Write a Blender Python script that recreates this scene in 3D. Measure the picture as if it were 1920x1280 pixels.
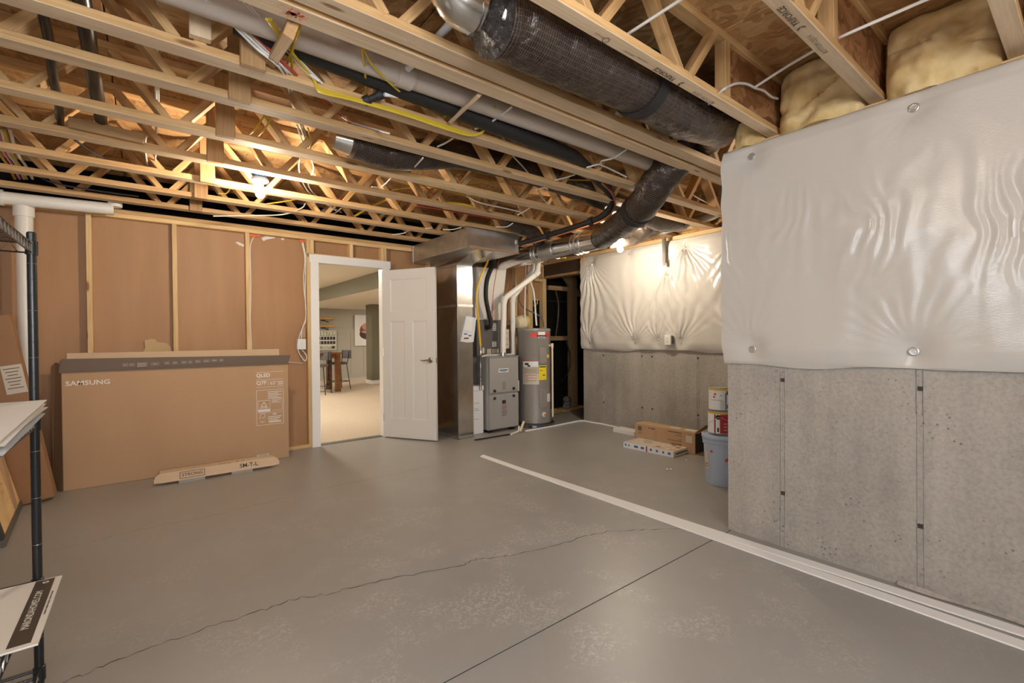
import bpy, bmesh, math, random
from mathutils import Vector, Matrix, noise
random.seed(7)
scn = bpy.context.scene
for o in list(bpy.data.objects): bpy.data.objects.remove(o)
COL = scn.collection
V = Vector

# ------------------------------------------------------------------ camera
F_PX, CAM_H = 874.27, 1.22
YAW, PITCH, ROLL = (math.radians(a) for a in (38.21, -.56, -.49))
_f = V((math.sin(YAW), math.cos(YAW), 0)); _r = V((math.cos(YAW), -math.sin(YAW), 0)); _u = V((0, 0, 1))
CF = _f*math.cos(PITCH) + _u*math.sin(PITCH); _u2 = _u*math.cos(PITCH) - _f*math.sin(PITCH)
CR = _r*math.cos(ROLL) + _u2*math.sin(ROLL); CU = _u2*math.cos(ROLL) - _r*math.sin(ROLL)
CAM = V((0, 0, CAM_H))
cd = bpy.data.cameras.new('camera'); co = bpy.data.objects.new('camera', cd); COL.objects.link(co)
cd.sensor_width = 36; cd.lens = F_PX/1920*36; cd.clip_start = .05; cd.clip_end = 60
co.matrix_world = Matrix(((CR.x, CU.x, -CF.x, 0), (CR.y, CU.y, -CF.y, 0), (CR.z, CU.z, -CF.z, CAM_H), (0, 0, 0, 1)))
scn.camera = co

def P(px, py, X=None, Y=None, Z=None):
    """photo pixel -> point on a known plane of the room"""
    d = CF + CR*((px-960)/F_PX) - CU*((py-640)/F_PX)
    t = X/d.x if X is not None else Y/d.y if Y is not None else (Z-CAM_H)/d.z
    return CAM + d*t

# ------------------------------------------------------------------ light and exposure
vs = scn.view_settings
vs.view_transform = 'Standard'; vs.look = 'None'; vs.gamma = 1; vs.use_curve_mapping = False
vs.exposure = 0.35
W = bpy.data.worlds.new('World'); scn.world = W; W.use_nodes = True
bg = W.node_tree.nodes['Background']; bg.inputs[0].default_value = (.92, .95, 1, 1); bg.inputs[1].default_value = 18.0
BULB_L = 1000          # radiance of the bare bulbs
HALL_L = 190           # radiance of the added ceiling discs in the finished room
def portal(name, loc, rot, sx, sy):
    l = bpy.data.lights.new(name, 'AREA'); l.shape = 'RECTANGLE'; l.size = sx; l.size_y = sy; l.cycles.is_portal = True
    o = bpy.data.objects.new(name, l); COL.objects.link(o); o.location = loc; o.rotation_euler = rot
WIN_Y0, WIN_Y1, WIN_Z0, WIN_Z1, LEFT_X = .25, 1.05, 1.55, 2.1, -1.15
BACK_Y = -1.5
WIN2 = (-1.0, .9, 1.0, 2.1)   # x0, x1, z0, z1 of the window in the front wall
portal('window_portal', ((WIN2[0]+WIN2[1])/2, BACK_Y-.12, (WIN2[2]+WIN2[3])/2), (math.pi/2, 0, 0), WIN2[1]-WIN2[0], WIN2[3]-WIN2[2])
portal('window_portal', (LEFT_X-.12, (WIN_Y0+WIN_Y1)/2, (WIN_Z0+WIN_Z1)/2), (0, -math.pi/2, 0), WIN_Z1-WIN_Z0, WIN_Y1-WIN_Y0)

# ------------------------------------------------------------------ materials
MATS = {}
def mat(name, col=(.5, .5, .5), rough=.6, metal=0, spec=.5):
    m = bpy.data.materials.new(name); m.use_nodes = True; MATS[name] = m
    b = m.node_tree.nodes['Principled BSDF']
    b.inputs['Base Color'].default_value = (*col, 1); b.inputs['Roughness'].default_value = rough
    b.inputs['Metallic'].default_value = metal; b.inputs['Specular IOR Level'].default_value = spec
    return m
class NT:
    def __init__(s, m): s.t = m.node_tree; s.b = s.t.nodes['Principled BSDF']
    def n(s, typ, **kw):
        x = s.t.nodes.new(typ)
        for k, v in kw.items():
            if k in x.inputs.keys(): x.inputs[k].default_value = v
            else: setattr(x, k, v)
        return x
    def l(s, a, b): s.t.links.new(a, b)
    def coord(s, kind='Object', scale=(1, 1, 1), rnd=False):
        tc = s.n('ShaderNodeTexCoord'); mp = s.n('ShaderNodeMapping'); mp.inputs['Scale'].default_value = scale
        if rnd:
            oi = s.n('ShaderNodeObjectInfo'); mu = s.n('ShaderNodeMath', operation='MULTIPLY'); mu.inputs[1].default_value = 37
            ad = s.n('ShaderNodeVectorMath', operation='ADD'); s.l(oi.outputs['Random'], mu.inputs[0])
            s.l(tc.outputs[kind], ad.inputs[0]); s.l(mu.outputs[0], ad.inputs[1]); s.l(ad.outputs[0], mp.inputs['Vector'])
        else: s.l(tc.outputs[kind], mp.inputs['Vector'])
        return mp.outputs[0]
    def noise(s, vec, scale, detail=4, rough=.55, dist=0):
        x = s.n('ShaderNodeTexNoise'); x.inputs['Scale'].default_value = scale; x.inputs['Detail'].default_value = detail
        x.inputs['Roughness'].default_value = rough; x.inputs['Distortion'].default_value = dist; s.l(vec, x.inputs['Vector']); return x.outputs['Fac']
    def ramp(s, fac, stops):
        r = s.n('ShaderNodeValToRGB'); e = r.color_ramp.elements
        while len(e) < len(stops): e.new(.5)
        for i, (p, c) in enumerate(stops): e[i].position = p; e[i].color = (*c, 1) if len(c) == 3 else c
        s.l(fac, r.inputs[0]); return r.outputs[0]
    def mix(s, a, b, fac, mode='MIX'):
        x = s.n('ShaderNodeMix', data_type='RGBA', blend_type=mode)
        for sock, v in ((x.inputs[6], a), (x.inputs[7], b), (x.inputs[0], fac)):
            if hasattr(v, 'links'): s.l(v, sock)
            elif isinstance(v, tuple): sock.default_value = (*v, 1)
            else: sock.default_value = v
        return x.outputs[2]
    def bump(s, h, strength=.3, dist=.01):
        x = s.n('ShaderNodeBump'); x.inputs['Strength'].default_value = strength; x.inputs['Distance'].default_value = dist
        s.l(h, x.inputs['Height']); s.l(x.outputs[0], s.b.inputs['Normal'])
    def col(s, c): s.l(c, s.b.inputs['Base Color'])

def wood(name, c0, c1, c2, rough=.65, knots=True):
    m = mat(name, c1, rough, spec=.3); t = NT(m)
    v = t.coord('Object', (1.2, 22, 22), True)
    g = t.noise(v, 2.2, 6, .6, .8); v2 = t.coord('Object', (.9, 3, 3), True); big = t.noise(v2, 1.6, 3)
    c = t.ramp(g, [(.25, c0), (.5, c1), (.75, c2)])
    c = t.mix(c, t.ramp(big, [(.3, (.78, .72, .66)), (.7, (1.08, 1.05, 1.0))]), .8, 'MULTIPLY')
    oi = t.n('ShaderNodeObjectInfo'); c = t.mix(c, t.ramp(oi.outputs['Random'], [(0, (.86, .83, .80)), (1, (1.12, 1.1, 1.06))]), 1., 'MULTIPLY')
    if knots:
        vk = t.coord('Object', (2.2, 9, 9), True); k = t.n('ShaderNodeTexVoronoi'); k.inputs['Scale'].default_value = 1.0; t.l(vk, k.inputs['Vector'])
        c = t.mix(c, (.20, .09, .035), t.ramp(k.outputs['Distance'], [(.07, (.85,)*3), (.12, (0,)*3)]))
    t.col(c); t.bump(g, .12, .002); return m
wood('joist_wood', (.46, .275, .115), (.60, .395, .19), (.71, .51, .275))
wood('stud_wood', (.68, .47, .22), (.80, .60, .33), (.86, .69, .43))
wood('block_wood', (.33, .20, .095), (.43, .275, .135), (.52, .35, .185))
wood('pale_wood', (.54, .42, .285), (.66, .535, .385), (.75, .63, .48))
wood('dark_wood', (.12, .05, .02), (.20, .085, .03), (.28, .13, .05), .45)
wood('old_wood', (.30, .19, .09), (.42, .28, .14), (.50, .35, .19))
wood('bat_wood', (.62, .38, .16), (.72, .46, .2), (.78, .54, .26), .4, False)

def osb(name, a, b, c):
    m = mat(name, b, .7, spec=.3); t = NT(m)
    vec = t.coord('Object', (1, 1, 1), True)
    vo = t.n('ShaderNodeTexVoronoi'); vo.inputs['Scale'].default_value = 15; mp = t.n('ShaderNodeMapping'); mp.inputs['Scale'].default_value = (1, 2.6, 2.6); mp.inputs['Rotation'].default_value = (0, 0, .5)
    nz = t.n('ShaderNodeTexNoise'); nz.inputs['Scale'].default_value = 4; t.l(vec, nz.inputs['Vector'])
    ad = t.n('ShaderNodeMix', data_type='VECTOR'); ad.inputs[0].default_value = .25; t.l(vec, ad.inputs[4]); t.l(nz.outputs['Color'], ad.inputs[5])
    t.l(ad.outputs[1], mp.inputs['Vector']); t.l(mp.outputs[0], vo.inputs['Vector'])
    sp = t.n('ShaderNodeSeparateColor'); t.l(vo.outputs['Color'], sp.inputs[0])
    vec2 = t.coord('Object', (6, 40, 40), True); g = t.noise(vec2, 2, 5, .6, 1.5)
    base = t.ramp(sp.outputs[0], [(0, a), (.45, b), (1, c)])
    cc = t.mix(base, t.ramp(g, [(.3, (.72, .68, .62)), (.7, (1.1, 1.08, 1.04))]), .85, 'MULTIPLY')
    t.col(cc); t.bump(sp.outputs[1], .12, .003); return m
osb('osb_ceiling', (.36, .19, .075), (.48, .275, .12), (.57, .36, .175))
osb('osb_dark', (.20, .085, .03), (.34, .155, .06), (.46, .24, .11))

def concrete(name, base, dark):
    m = mat(name, base, .85, spec=.25); t = NT(m); v = t.coord('Object')
    n1 = t.noise(v, 1.3, 8, .65); n2 = t.noise(v, 55, 4, .7); vs_ = t.coord('Object', (6, 6, .6)); st = t.noise(vs_, 1.5, 4)
    c = t.ramp(n1, [(.28, tuple(x*.74 for x in base)), (.5, base), (.72, tuple(x*1.15 for x in base))])
    c = t.mix(c, t.ramp(st, [(.3, (.86, .85, .84)), (.7, (1.07, 1.06, 1.05))]), .7, 'MULTIPLY')
    c = t.mix(c, t.ramp(n2, [(.3, (.78, .77, .76)), (.6, (1.05, 1.05, 1.05))]), .8, 'MULTIPLY')
    vo = t.n('ShaderNodeTexVoronoi'); vo.inputs['Scale'].default_value = 34; t.l(v, vo.inputs['Vector'])
    msk = t.noise(v, 5, 4, .6)
    pit = t.ramp(vo.outputs['Distance'], [(.10, (1,)*3), (.22, (0,)*3)]); pm = t.ramp(msk, [(.50, (0,)*3), (.64, (1,)*3)])
    pf = t.mix(pit, pm, 1., 'MULTIPLY'); c = t.mix(c, dark, pf)
    t.col(c); h = t.mix(n2, (0, 0, 0), pf); t.bump(h, .35, .006); return m
concrete('concrete', (.405, .375, .335), (.17, .152, .13))

m = mat('floor_paint', (.30, .285, .26), .36, spec=.45); t = NT(m); v = t.coord('Object')
n1 = t.noise(v, .9, 5, .6); n2 = t.noise(v, 58, 8, .72, 1.0); n3 = t.noise(v, 2.6, 4, .6)
c = t.ramp(n1, [(.3, (.305, .291, .268)), (.7, (.352, .337, .312))])
patch = t.ramp(n3, [(.50, (0,)*3), (.60, (1,)*3)]); sp = t.ramp(n2, [(.505, (0,)*3), (.57, (1,)*3)])
# worn patches live in the middle of the room, where people walk
geo = t.n('ShaderNodeNewGeometry'); dst = t.n('ShaderNodeVectorMath', operation='DISTANCE'); dst.inputs[1].default_value = (1.75, 2.1, 0); t.l(geo.outputs['Position'], dst.inputs[0])
area = t.ramp(dst.outputs['Value'], [(.0, (1,)*3), (1., (.15,)*3)])
ms = t.n('ShaderNodeMapRange'); ms.inputs[1].default_value = .7; ms.inputs[2].default_value = 2.3; ms.inputs[3].default_value = 1; ms.inputs[4].default_value = .12; t.l(dst.outputs['Value'], ms.inputs[0])
f = t.mix(t.mix(patch, sp, 1., 'MULTIPLY'), ms.outputs[0], 1., 'MULTIPLY')
c = t.mix(c, (.46, .44, .408), f); t.col(c)
t.l(t.ramp(n2, [(.3, (.32,)*3), (.7, (.42,)*3)]), t.b.inputs['Roughness']); t.bump(n2, .06, .004)

def plastic_sheet(name, col, rough):
    m = mat(name, col, rough, spec=.6); t = NT(m); v = t.coord('Object', (1, 60, 330))
    w = t.noise(v, 1.0, 2, .5); v2 = t.coord('Object', (1, 5, 2)); n2 = t.noise(v2, 2.5, 4, .6)
    h = t.mix(w, n2, .6); t.bump(h, .22, .006); return m
plastic_sheet('sheet', (.58, .55, .505), .19)

def noisy(name, c0, c1, scale, rough=.6, metal=0, spec=.5, bump=0, stretch=(1, 1, 1), rnd=False, detail=4):
    m = mat(name, c0, rough, metal, spec); t = NT(m); v = t.coord('Object', stretch, rnd); n = t.noise(v, scale, detail, .6)
    t.col(t.ramp(n, [(.3, c0), (.7, c1)]))
    if bump: t.bump(n, bump, .004)
    return m
noisy('galvanized', (.66, .66, .65), (.84, .84, .82), 7, .21, 1, bump=.04)
noisy('galvanized_dull', (.58, .575, .56), (.74, .735, .72), 9, .42, 1, bump=.05)
noisy('drywall_paper', (.40, .222, .108), (.45, .258, .128), 1.6, .55, spec=.4, stretch=(5, 5, .6))
noisy('cardboard', (.475, .305, .178), (.505, .33, .196), 3, .75, spec=.25, rnd=True, stretch=(1, 1, .4))
noisy('cardboard_light', (.60, .44, .29), (.66, .50, .34), 2, .75, spec=.25, rnd=True)
noisy('cardboard_dark', (.30, .165, .085), (.35, .20, .11), 2, .75, spec=.25, rnd=True)
mat('box_brown_print', (.17, .125, .095), .6)
noisy('insulation', (.62, .42, .17), (.80, .64, .36), 7, .95, spec=.1, bump=.5)
noisy('carpet', (.47, .385, .29), (.60, .51, .40), 40, .95, spec=.1, bump=.4, detail=6)
mat('white_paint', (.78, .76, .72), .38); mat('white_trim', (.88, .875, .86), .35)
mat('pvc', (.80, .77, .71), .35); mat('pvc_grey', (.50, .435, .37), .4); mat('pvc_beige', (.78, .66, .47), .4)
mat('white_plastic', (.82, .82, .81), .35); mat('white_cable', (.74, .72, .67), .45); mat('yellow_cable', (.62, .45, .035), .45)
mat('red_cable', (.50, .075, .05), .45); mat('orange_cable', (.75, .22, .05), .45); mat('pink_cable', (.75, .25, .40), .45); mat('black_rubber', (.013, .012, .012), .55)
mat('gas_yellow', (.72, .42, .02), .4); mat('copper', (.75, .30, .14), .35, 1); mat('black_metal', (.012, .012, .012), .32)
mat('chrome_dark', (.35, .32, .29), .3, 1); mat('steel', (.62, .62, .62), .28, 1); mat('satin_nickel', (.42, .38, .34), .28, 1)
mat('furnace_grey', (.36, .345, .33), .42, spec=.5); mat('coil_grey', (.115, .105, .095), .45); mat('heater_grey', (.37, .345, .32), .38, .35)
mat('label_white', (.80, .79, .76), .5); mat('label_tan', (.62, .55, .45), .55); mat('label_yellow', (.85, .66, .03), .5); mat('label_red', (.60, .055, .045), .5); mat('label_blue', (.05, .16, .45), .5)
mat('ink', (.035, .03, .028), .6); mat('ink_brown', (.13, .085, .055), .6); mat('ink_white', (.80, .76, .71), .6); mat('ink_red', (.62, .05, .06), .6)
mat('white_print', (.80, .755, .70), .6)
mat('paper', (.78, .74, .68), .6); mat('sign_white', (.74, .69, .61), .45); mat('sign_dark', (.06, .042, .03), .45)
mat('bucket_blue', (.42, .50, .64), .35); mat('can_white', (.80, .82, .86), .35); mat('can_red', (.45, .03, .045), .35); mat('can_blue', (.04, .10, .30), .35); mat('can_yellow', (.78, .50, .02), .4)
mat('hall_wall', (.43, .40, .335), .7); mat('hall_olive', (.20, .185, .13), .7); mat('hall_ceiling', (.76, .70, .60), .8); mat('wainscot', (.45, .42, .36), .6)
mat('stool_grey', (.12, .11, .105), .7); mat('foam_orange', (.78, .22, .10), .8); mat('foam_white', (.78, .76, .72), .8); mat('canvas_white', (.80, .78, .77), .6)
mat('cap_red', (.24, .075, .05), .7); mat('cap_pink', (.55, .30, .22), .7); mat('cap_dark', (.06, .035, .03), .7); mat('board_green', (.40, .42, .26), .6); mat('board_dark', (.05, .05, .04), .6)
mat('plenum_white', (.72, .68, .61), .45); mat('black_poly_and_shade', (.008, .007, .006), .9, spec=.1); mat('beam_dark', (.055, .035, .022), .5); mat('gold_foam', (.60, .30, .06), .8)
mat('shadow_gap', (.03, .027, .024), .9); mat('crack', (.055, .048, .04), .95); mat('tank_beige', (.72, .62, .42), .4); mat('bag_plastic', (.72, .76, .82), .2)
mat('ceramic', (.85, .83, .80), .3); mat('tape_black', (.015, .014, .014), .6); mat('chip_board', (.55, .40, .22), .9)
m = mat('flex_foil', (.05, .043, .04), .20, .45, .8); t = NT(m)
tc = t.n('ShaderNodeTexCoord'); sx = t.n('ShaderNodeSeparateXYZ'); t.l(tc.outputs['UV'], sx.inputs[0])
def lines(src, freq, width):
    a = t.n('ShaderNodeMath', operation='MULTIPLY'); a.inputs[1].default_value = freq; t.l(src, a.inputs[0])
    b = t.n('ShaderNodeMath', operation='FRACT'); t.l(a.outputs[0], b.inputs[0])
    d = t.n('ShaderNodeMath', operation='LESS_THAN'); d.inputs[1].default_value = width; t.l(b.outputs[0], d.inputs[0]); return d.outputs[0]
mx = t.n('ShaderNodeMath', operation='MAXIMUM'); t.l(lines(sx.outputs[0], 88, .16), mx.inputs[0]); t.l(lines(sx.outputs[1], 44, .07), mx.inputs[1])
v = t.coord('Object'); wr = t.noise(v, 14, 5, .65, 1.2)
c = t.mix(t.ramp(wr, [(.35, (.022, .019, .018)), (.7, (.062, .048, .042))]), (.16, .108, .08), mx.outputs[0]); t.col(c); t.bump(wr, .75, .016)
m = mat('flex_dark', (.035, .029, .026), .25, .4, .8); t = NT(m); v = t.coord('Object'); t.bump(t.noise(v, 26, 5, .7, 1.5), .9, .02)
m = mat('bulb_glass', (1, 1, 1), .3); t = NT(m); t.b.inputs['Emission Color'].default_value = (1, .845, .65, 1); t.b.inputs['Emission Strength'].default_value = BULB_L
m = mat('bulb_dim', (1, 1, 1), .3); t = NT(m); t.b.inputs['Emission Color'].default_value = (1, .845, .65, 1); t.b.inputs['Emission Strength'].default_value = BULB_L*.17
m = mat('bulb_mid', (1, 1, 1), .3); t = NT(m); t.b.inputs['Emission Color'].default_value = (1, .855, .67, 1); t.b.inputs['Emission Strength'].default_value = BULB_L*.95
m = mat('hall_fill_light', (1, 1, 1), .3); t = NT(m); t.b.inputs['Emission Color'].default_value = (1, .90, .76, 1); t.b.inputs['Emission Strength'].default_value = HALL_L
m = mat('window_glass'); nt = m.node_tree; b = nt.nodes['Principled BSDF']; out = nt.nodes['Material Output']
tr = nt.nodes.new('ShaderNodeBsdfTransparent'); gl = nt.nodes.new('ShaderNodeBsdfGlossy'); gl.inputs['Roughness'].default_value = .02; mxs = nt.nodes.new('ShaderNodeMixShader'); mxs.inputs[0].default_value = .06
nt.links.new(tr.outputs[0], mxs.inputs[1]); nt.links.new(gl.outputs[0], mxs.inputs[2]); nt.links.new(mxs.outputs[0], out.inputs[0])
m = mat('clear_tube', (.80, .80, .78), .2, spec=.7)

# ------------------------------------------------------------------ mesh helpers
class MB:
    """collects shapes in world coordinates; build() links them as one mesh object"""
    def __init__(s): s.v = []; s.f = []; s.uv = None; s.smooth = False
    def add(s, vs_, fs):
        k = len(s.v); s.v += [V(p) for p in vs_]; s.f += [tuple(i+k for i in f) for f in fs]; return s
    def box(s, x0, x1, y0, y1, z0, z1):
        return s.add([(x, y, z) for z in (z0, z1) for x, y in ((x0, y0), (x1, y0), (x1, y1), (x0, y1))],
                     [(3, 2, 1, 0), (4, 5, 6, 7), (0, 1, 5, 4), (1, 2, 6, 5), (2, 3, 7, 6), (3, 0, 4, 7)])
    def obox(s, c, ax, ay, az):           # centre and three half axes
        c, ax, ay, az = V(c), V(ax), V(ay), V(az)
        return s.add([c+ax*i+ay*j+az*k for k in (-1, 1) for i, j in ((-1, -1), (1, -1), (1, 1), (-1, 1))],
                     [(3, 2, 1, 0), (4, 5, 6, 7), (0, 1, 5, 4), (1, 2, 6, 5), (2, 3, 7, 6), (3, 0, 4, 7)])
    def bar(s, a, b, w, h, up=(0, 0, 1)):
        a, b = V(a), V(b); d = (b-a); x = d.normalized(); side = x.cross(V(up)).normalized(); u = side.cross(x)
        return s.obox((a+b)/2, d/2, side*w/2, u*h/2)
    def prism(s, pts, n):                 # polygon extruded along n
        pts = [V(p) for p in pts]; n = V(n); k = len(pts)
        return s.add(pts+[p+n for p in pts], [tuple(range(k))[::-1], tuple(range(k, 2*k))]+[(i, (i+1) % k, (i+1) % k+k, i+k) for i in range(k)])
    def tube(s, pts, r, n=8, caps=True, uv=False):
        pts = [V(p) for p in pts]; rr = r if isinstance(r, (list, tuple)) else [r]*len(pts)
        ring = []; prev = None; k0 = len(s.v)
        for i, p in enumerate(pts):
            d = (pts[min(i+1, len(pts)-1)] - pts[max(i-1, 0)]).normalized()
            if prev is None: a = d.cross(V((0, 0, 1)) if abs(d.z) < .9 else V((1, 0, 0))).normalized()
            else: a = (prev - d*prev.dot(d)).normalized()
            prev = a; b = d.cross(a)
            for j in range(n):
                t_ = 2*math.pi*j/n; s.v.append(p + (a*math.cos(t_)+b*math.sin(t_))*rr[i])
        for i in range(len(pts)-1):
            for j in range(n): s.f.append((k0+i*n+j, k0+i*n+(j+1) % n, k0+(i+1)*n+(j+1) % n, k0+(i+1)*n+j))
        if caps:
            s.f.append(tuple(k0+j for j in range(n))[::-1]); s.f.append(tuple(k0+(len(pts)-1)*n+j for j in range(n)))
        return s
    def lathe(s, c, prof, n=24, axis=(0, 0, 1), xref=None):
        c = V(c); az = V(axis).normalized(); ax = az.cross(V((0, 1, 0)) if abs(az.y) < .9 else V((1, 0, 0))).normalized(); ay = az.cross(ax); k0 = len(s.v)
        for r, h in prof:
            for j in range(n):
                t_ = 2*math.pi*j/n; s.v.append(c + az*h + (ax*math.cos(t_)+ay*math.sin(t_))*r)
        for i in range(len(prof)-1):
            for j in range(n): s.f.append((k0+i*n+j, k0+i*n+(j+1) % n, k0+(i+1)*n+(j+1) % n, k0+(i+1)*n+j))
        s.f.append(tuple(k0+j for j in range(n))[::-1]); s.f.append(tuple(k0+(len(prof)-1)*n+j for j in range(n)))
        return s
    def grid(s, fn, nu, nv):
        k0 = len(s.v)
        for i in range(nu+1):
            for j in range(nv+1): s.v.append(V(fn(i/nu, j/nv)))
        for i in range(nu):
            for j in range(nv): a = k0+i*(nv+1)+j; s.f.append((a, a+nv+1, a+nv+2, a+1))
        return s
    def build(s, name, material, parent=None, smooth=False, bevel=0):
        me = bpy.data.meshes.new(name); me.from_pydata([tuple(p) for p in s.v], [], s.f); me.update()
        if bevel or smooth or True:
            bm = bmesh.new(); bm.from_mesh(me); bmesh.ops.recalc_face_normals(bm, faces=bm.faces)
            if bevel: bmesh.ops.bevel(bm, geom=bm.edges[:], offset=bevel, segments=1, affect='EDGES', profile=.5)
            bm.to_mesh(me); bm.free()
        return link(name, me, material, parent, smooth)
def link(name, me, material, parent=None, smooth=False, mw=None):
    if material and not me.materials: me.materials.append(MATS[material])
    if smooth:
        for p in me.polygons: p.use_smooth = True
        try: me.set_sharp_from_angle(angle=math.radians(42))
        except Exception: pass
    o = bpy.data.objects.new(name, me); COL.objects.link(o)
    if mw is not None: o.matrix_basis = mw
    if parent is not None: attach(o, parent)
    return o
def world_of(p):
    m = p.matrix_parent_inverse @ p.matrix_basis
    return world_of(p.parent) @ m if p.parent else p.matrix_basis.copy()
def attach(o, parent): o.parent = parent; o.matrix_parent_inverse = world_of(parent).inverted()
def thing(name, label, cat, loc=(0, 0, 0), group=None):
    o = bpy.data.objects.new(name, None); COL.objects.link(o); o.location = loc; o.empty_display_size = .1; return tag(o, label, cat, group)
def tag(o, label=None, cat=None, group=None, kind=None):
    for k, v in (('label', label), ('category', cat), ('group', group), ('kind', kind)):
        if v: o[k] = v
    return o
def struct(o): o['kind'] = 'structure'; return o
def structE(name, loc=(0, 0, 0)):
    o = bpy.data.objects.new(name, None); COL.objects.link(o); o.location = loc; o['kind'] = 'structure'; return o
def B(*a): return MB().box(*a)
_bars = {}
def member(name, a, b, w, h, material, parent, up=(0, 0, 1), bevel=.0025, under=None):
    """a straight piece of lumber: own local frame with its length along x, mesh shared between pieces of one size"""
    a, b = V(a), V(b); L = (b-a).length; x = (b-a)/L; side = V(up).cross(x).normalized(); u = x.cross(side)
    key = (round(L, 3), w, h, material, bevel, under)
    if key not in _bars:
        mb = B(-L/2, L/2, -w/2, w/2, -h/2, h/2); me = bpy.data.meshes.new(name); me.from_pydata([tuple(p) for p in mb.v], [], mb.f)
        bm = bmesh.new(); bm.from_mesh(me)
        if bevel: bmesh.ops.bevel(bm, geom=bm.edges[:], offset=bevel, segments=1, affect='EDGES', profile=.5)
        bmesh.ops.recalc_face_normals(bm, faces=bm.faces); bm.to_mesh(me); bm.free(); _bars[key] = me
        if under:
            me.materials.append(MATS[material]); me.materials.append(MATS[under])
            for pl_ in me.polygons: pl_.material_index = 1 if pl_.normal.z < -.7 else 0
    c = (a+b)/2
    mw = Matrix(((x.x, side.x, u.x, c.x), (x.y, side.y, u.y, c.y), (x.z, side.z, u.z, c.z), (0, 0, 0, 1)))
    return link(name, _bars[key], material, parent, mw=mw)
def text(s, size, org, xd, yd, material, parent, name='lettering', align='CENTER', bold=0, sx=1):
    cu = bpy.data.curves.new('txt', 'FONT'); cu.body = s; cu.size = size; cu.align_x = align; cu.align_y = 'CENTER'; cu.offset = bold; cu.resolution_u = 2
    ob = bpy.data.objects.new('txt', cu); COL.objects.link(ob)
    dg = bpy.context.evaluated_depsgraph_get(); dg.update()
    me = bpy.data.meshes.new_from_object(ob.evaluated_get(dg)); bpy.data.objects.remove(ob); me.materials.clear()
    xd, yd = V(xd).normalized()*sx, V(yd).normalized(); n = xd.normalized().cross(yd); org = V(org)
    me.transform(Matrix(((xd.x, yd.x, n.x, org.x), (xd.y, yd.y, n.y, org.y), (xd.z, yd.z, n.z, org.z), (0, 0, 0, 1))))
    return link(name, me, material, parent)
def curve(pts, n=6):
    """Catmull-Rom through the points"""
    pts = [V(p) for p in pts]; q = [pts[0]*2-pts[1]]+pts+[pts[-1]*2-pts[-2]]; out = []
    for i in range(1, len(q)-2):
        for k in range(n):
            t_ = k/n; a, b, c, d = q[i-1], q[i], q[i+1], q[i+2]
            out.append(.5*((2*b)+(c-a)*t_+(2*a-5*b+4*c-d)*t_*t_+(3*b-a-3*c+d)*t_**3))
    return out+[pts[-1]]
def cable(name, pts, r, material, label, group=None, cat='cable', n=5, sides=6):
    o = MB().tube(curve(pts, n), r, sides).build(name, material, smooth=True); return tag(o, label, cat, group)

# ================================================================== STRUCTURE
WX, FX, WY, CY = 2.87, 4.95, 5.5, 1.46           # near concrete face, far concrete face, stud wall face, wall corner
ZJ, ZT = 2.402, 2.758                            # joist bottoms, subfloor underside
ALC_X = 6.05
# floor slab with a sawn control joint
JY = 1.443
fl = MB().box(LEFT_X-.2, ALC_X+.2, JY+.004, 5.62, -.12, 0).box(LEFT_X-.2, ALC_X+.2, BACK_Y-.2, JY-.004, -.12, 0).box(LEFT_X-.2, ALC_X+.2, JY-.004, JY+.004, -.12, -.02)
floor = struct(fl.build('floor', 'floor_paint'))
B(LEFT_X, WX, JY-.004, JY+.004, -.02, -.003).build('joint_filler', 'shadow_gap', floor)
def crack(px, w, seg=7, amp=.012):
    p = [P(x, y, Z=0) for x, y in px]; pts = []
    for a, b in zip(p, p[1:]):
        for k in range(seg):
            q = a.lerp(b, k/seg); pts.append(q+V((random.uniform(-amp, amp)*.4, random.uniform(-amp, amp), 0)))
    pts.append(p[-1]); mb = MB(); L = []
    for i, q in enumerate(pts):
        ww = w*random.uniform(.4, 1.2); L += [(q.x, q.y-ww, .0006), (q.x, q.y+ww, .0006)]
    mb.add(L, [(2*i, 2*i+2, 2*i+3, 2*i+1) for i in range(len(pts)-1)]); mb.build('crack', 'crack', floor)
crack([(1273, 990), (1200, 993), (1140, 996), (1100, 1004), (1040, 1023), (960, 1042), (900, 1047), (870, 1058), (785, 1075), (690, 1092), (610, 1115), (560, 1120), (500, 1142), (420, 1166), (300, 1208), (190, 1250), (110, 1284)], .0028)
crack([(810, 873), (720, 892), (600, 917), (500, 942), (400, 966), (300, 985), (240, 997), (150, 1020), (60, 1043)], .0012)
crack([(1339, 994), (1371, 992)], .0015)

# concrete walls
wr = struct(B(WX, FX+.25, BACK_Y, CY, 0, 2.355).build('wall_right', 'concrete'))
wf = struct(B(FX, FX+.25, CY, 4.63, 0, 2.355).build('wall_right_recess', 'concrete'))
def seam(Xf, y, par, z1=2.3):
    mb = MB(); z = 0
    while z < z1:                                   # cast fin between two form panels, a little ragged
        dz = random.uniform(.12, .3); z2 = min(z+dz, z1); d = random.uniform(.003, .007); j = random.uniform(-.002, .002)
        for s in (-1, 1): mb.prism([(Xf, y+j+s*.012-.004, z), (Xf-d, y+j+s*.012, z), (Xf, y+j+s*.012+.004, z)], (0, 0, z2-z))
        z = z2
    mb.build('form_seam', 'concrete', par)
    for zz in (.30, .95, 1.5): B(Xf-.006, Xf, y-.010, y+.010, zz, zz+.02).build('form_tie', 'crack', par)
for y in (1.139, .535, -.07, -.68): seam(WX, y, wr)
for y in (4.255, 3.625, 3.475, 2.863, 2.25): seam(FX, y, wf)
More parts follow.
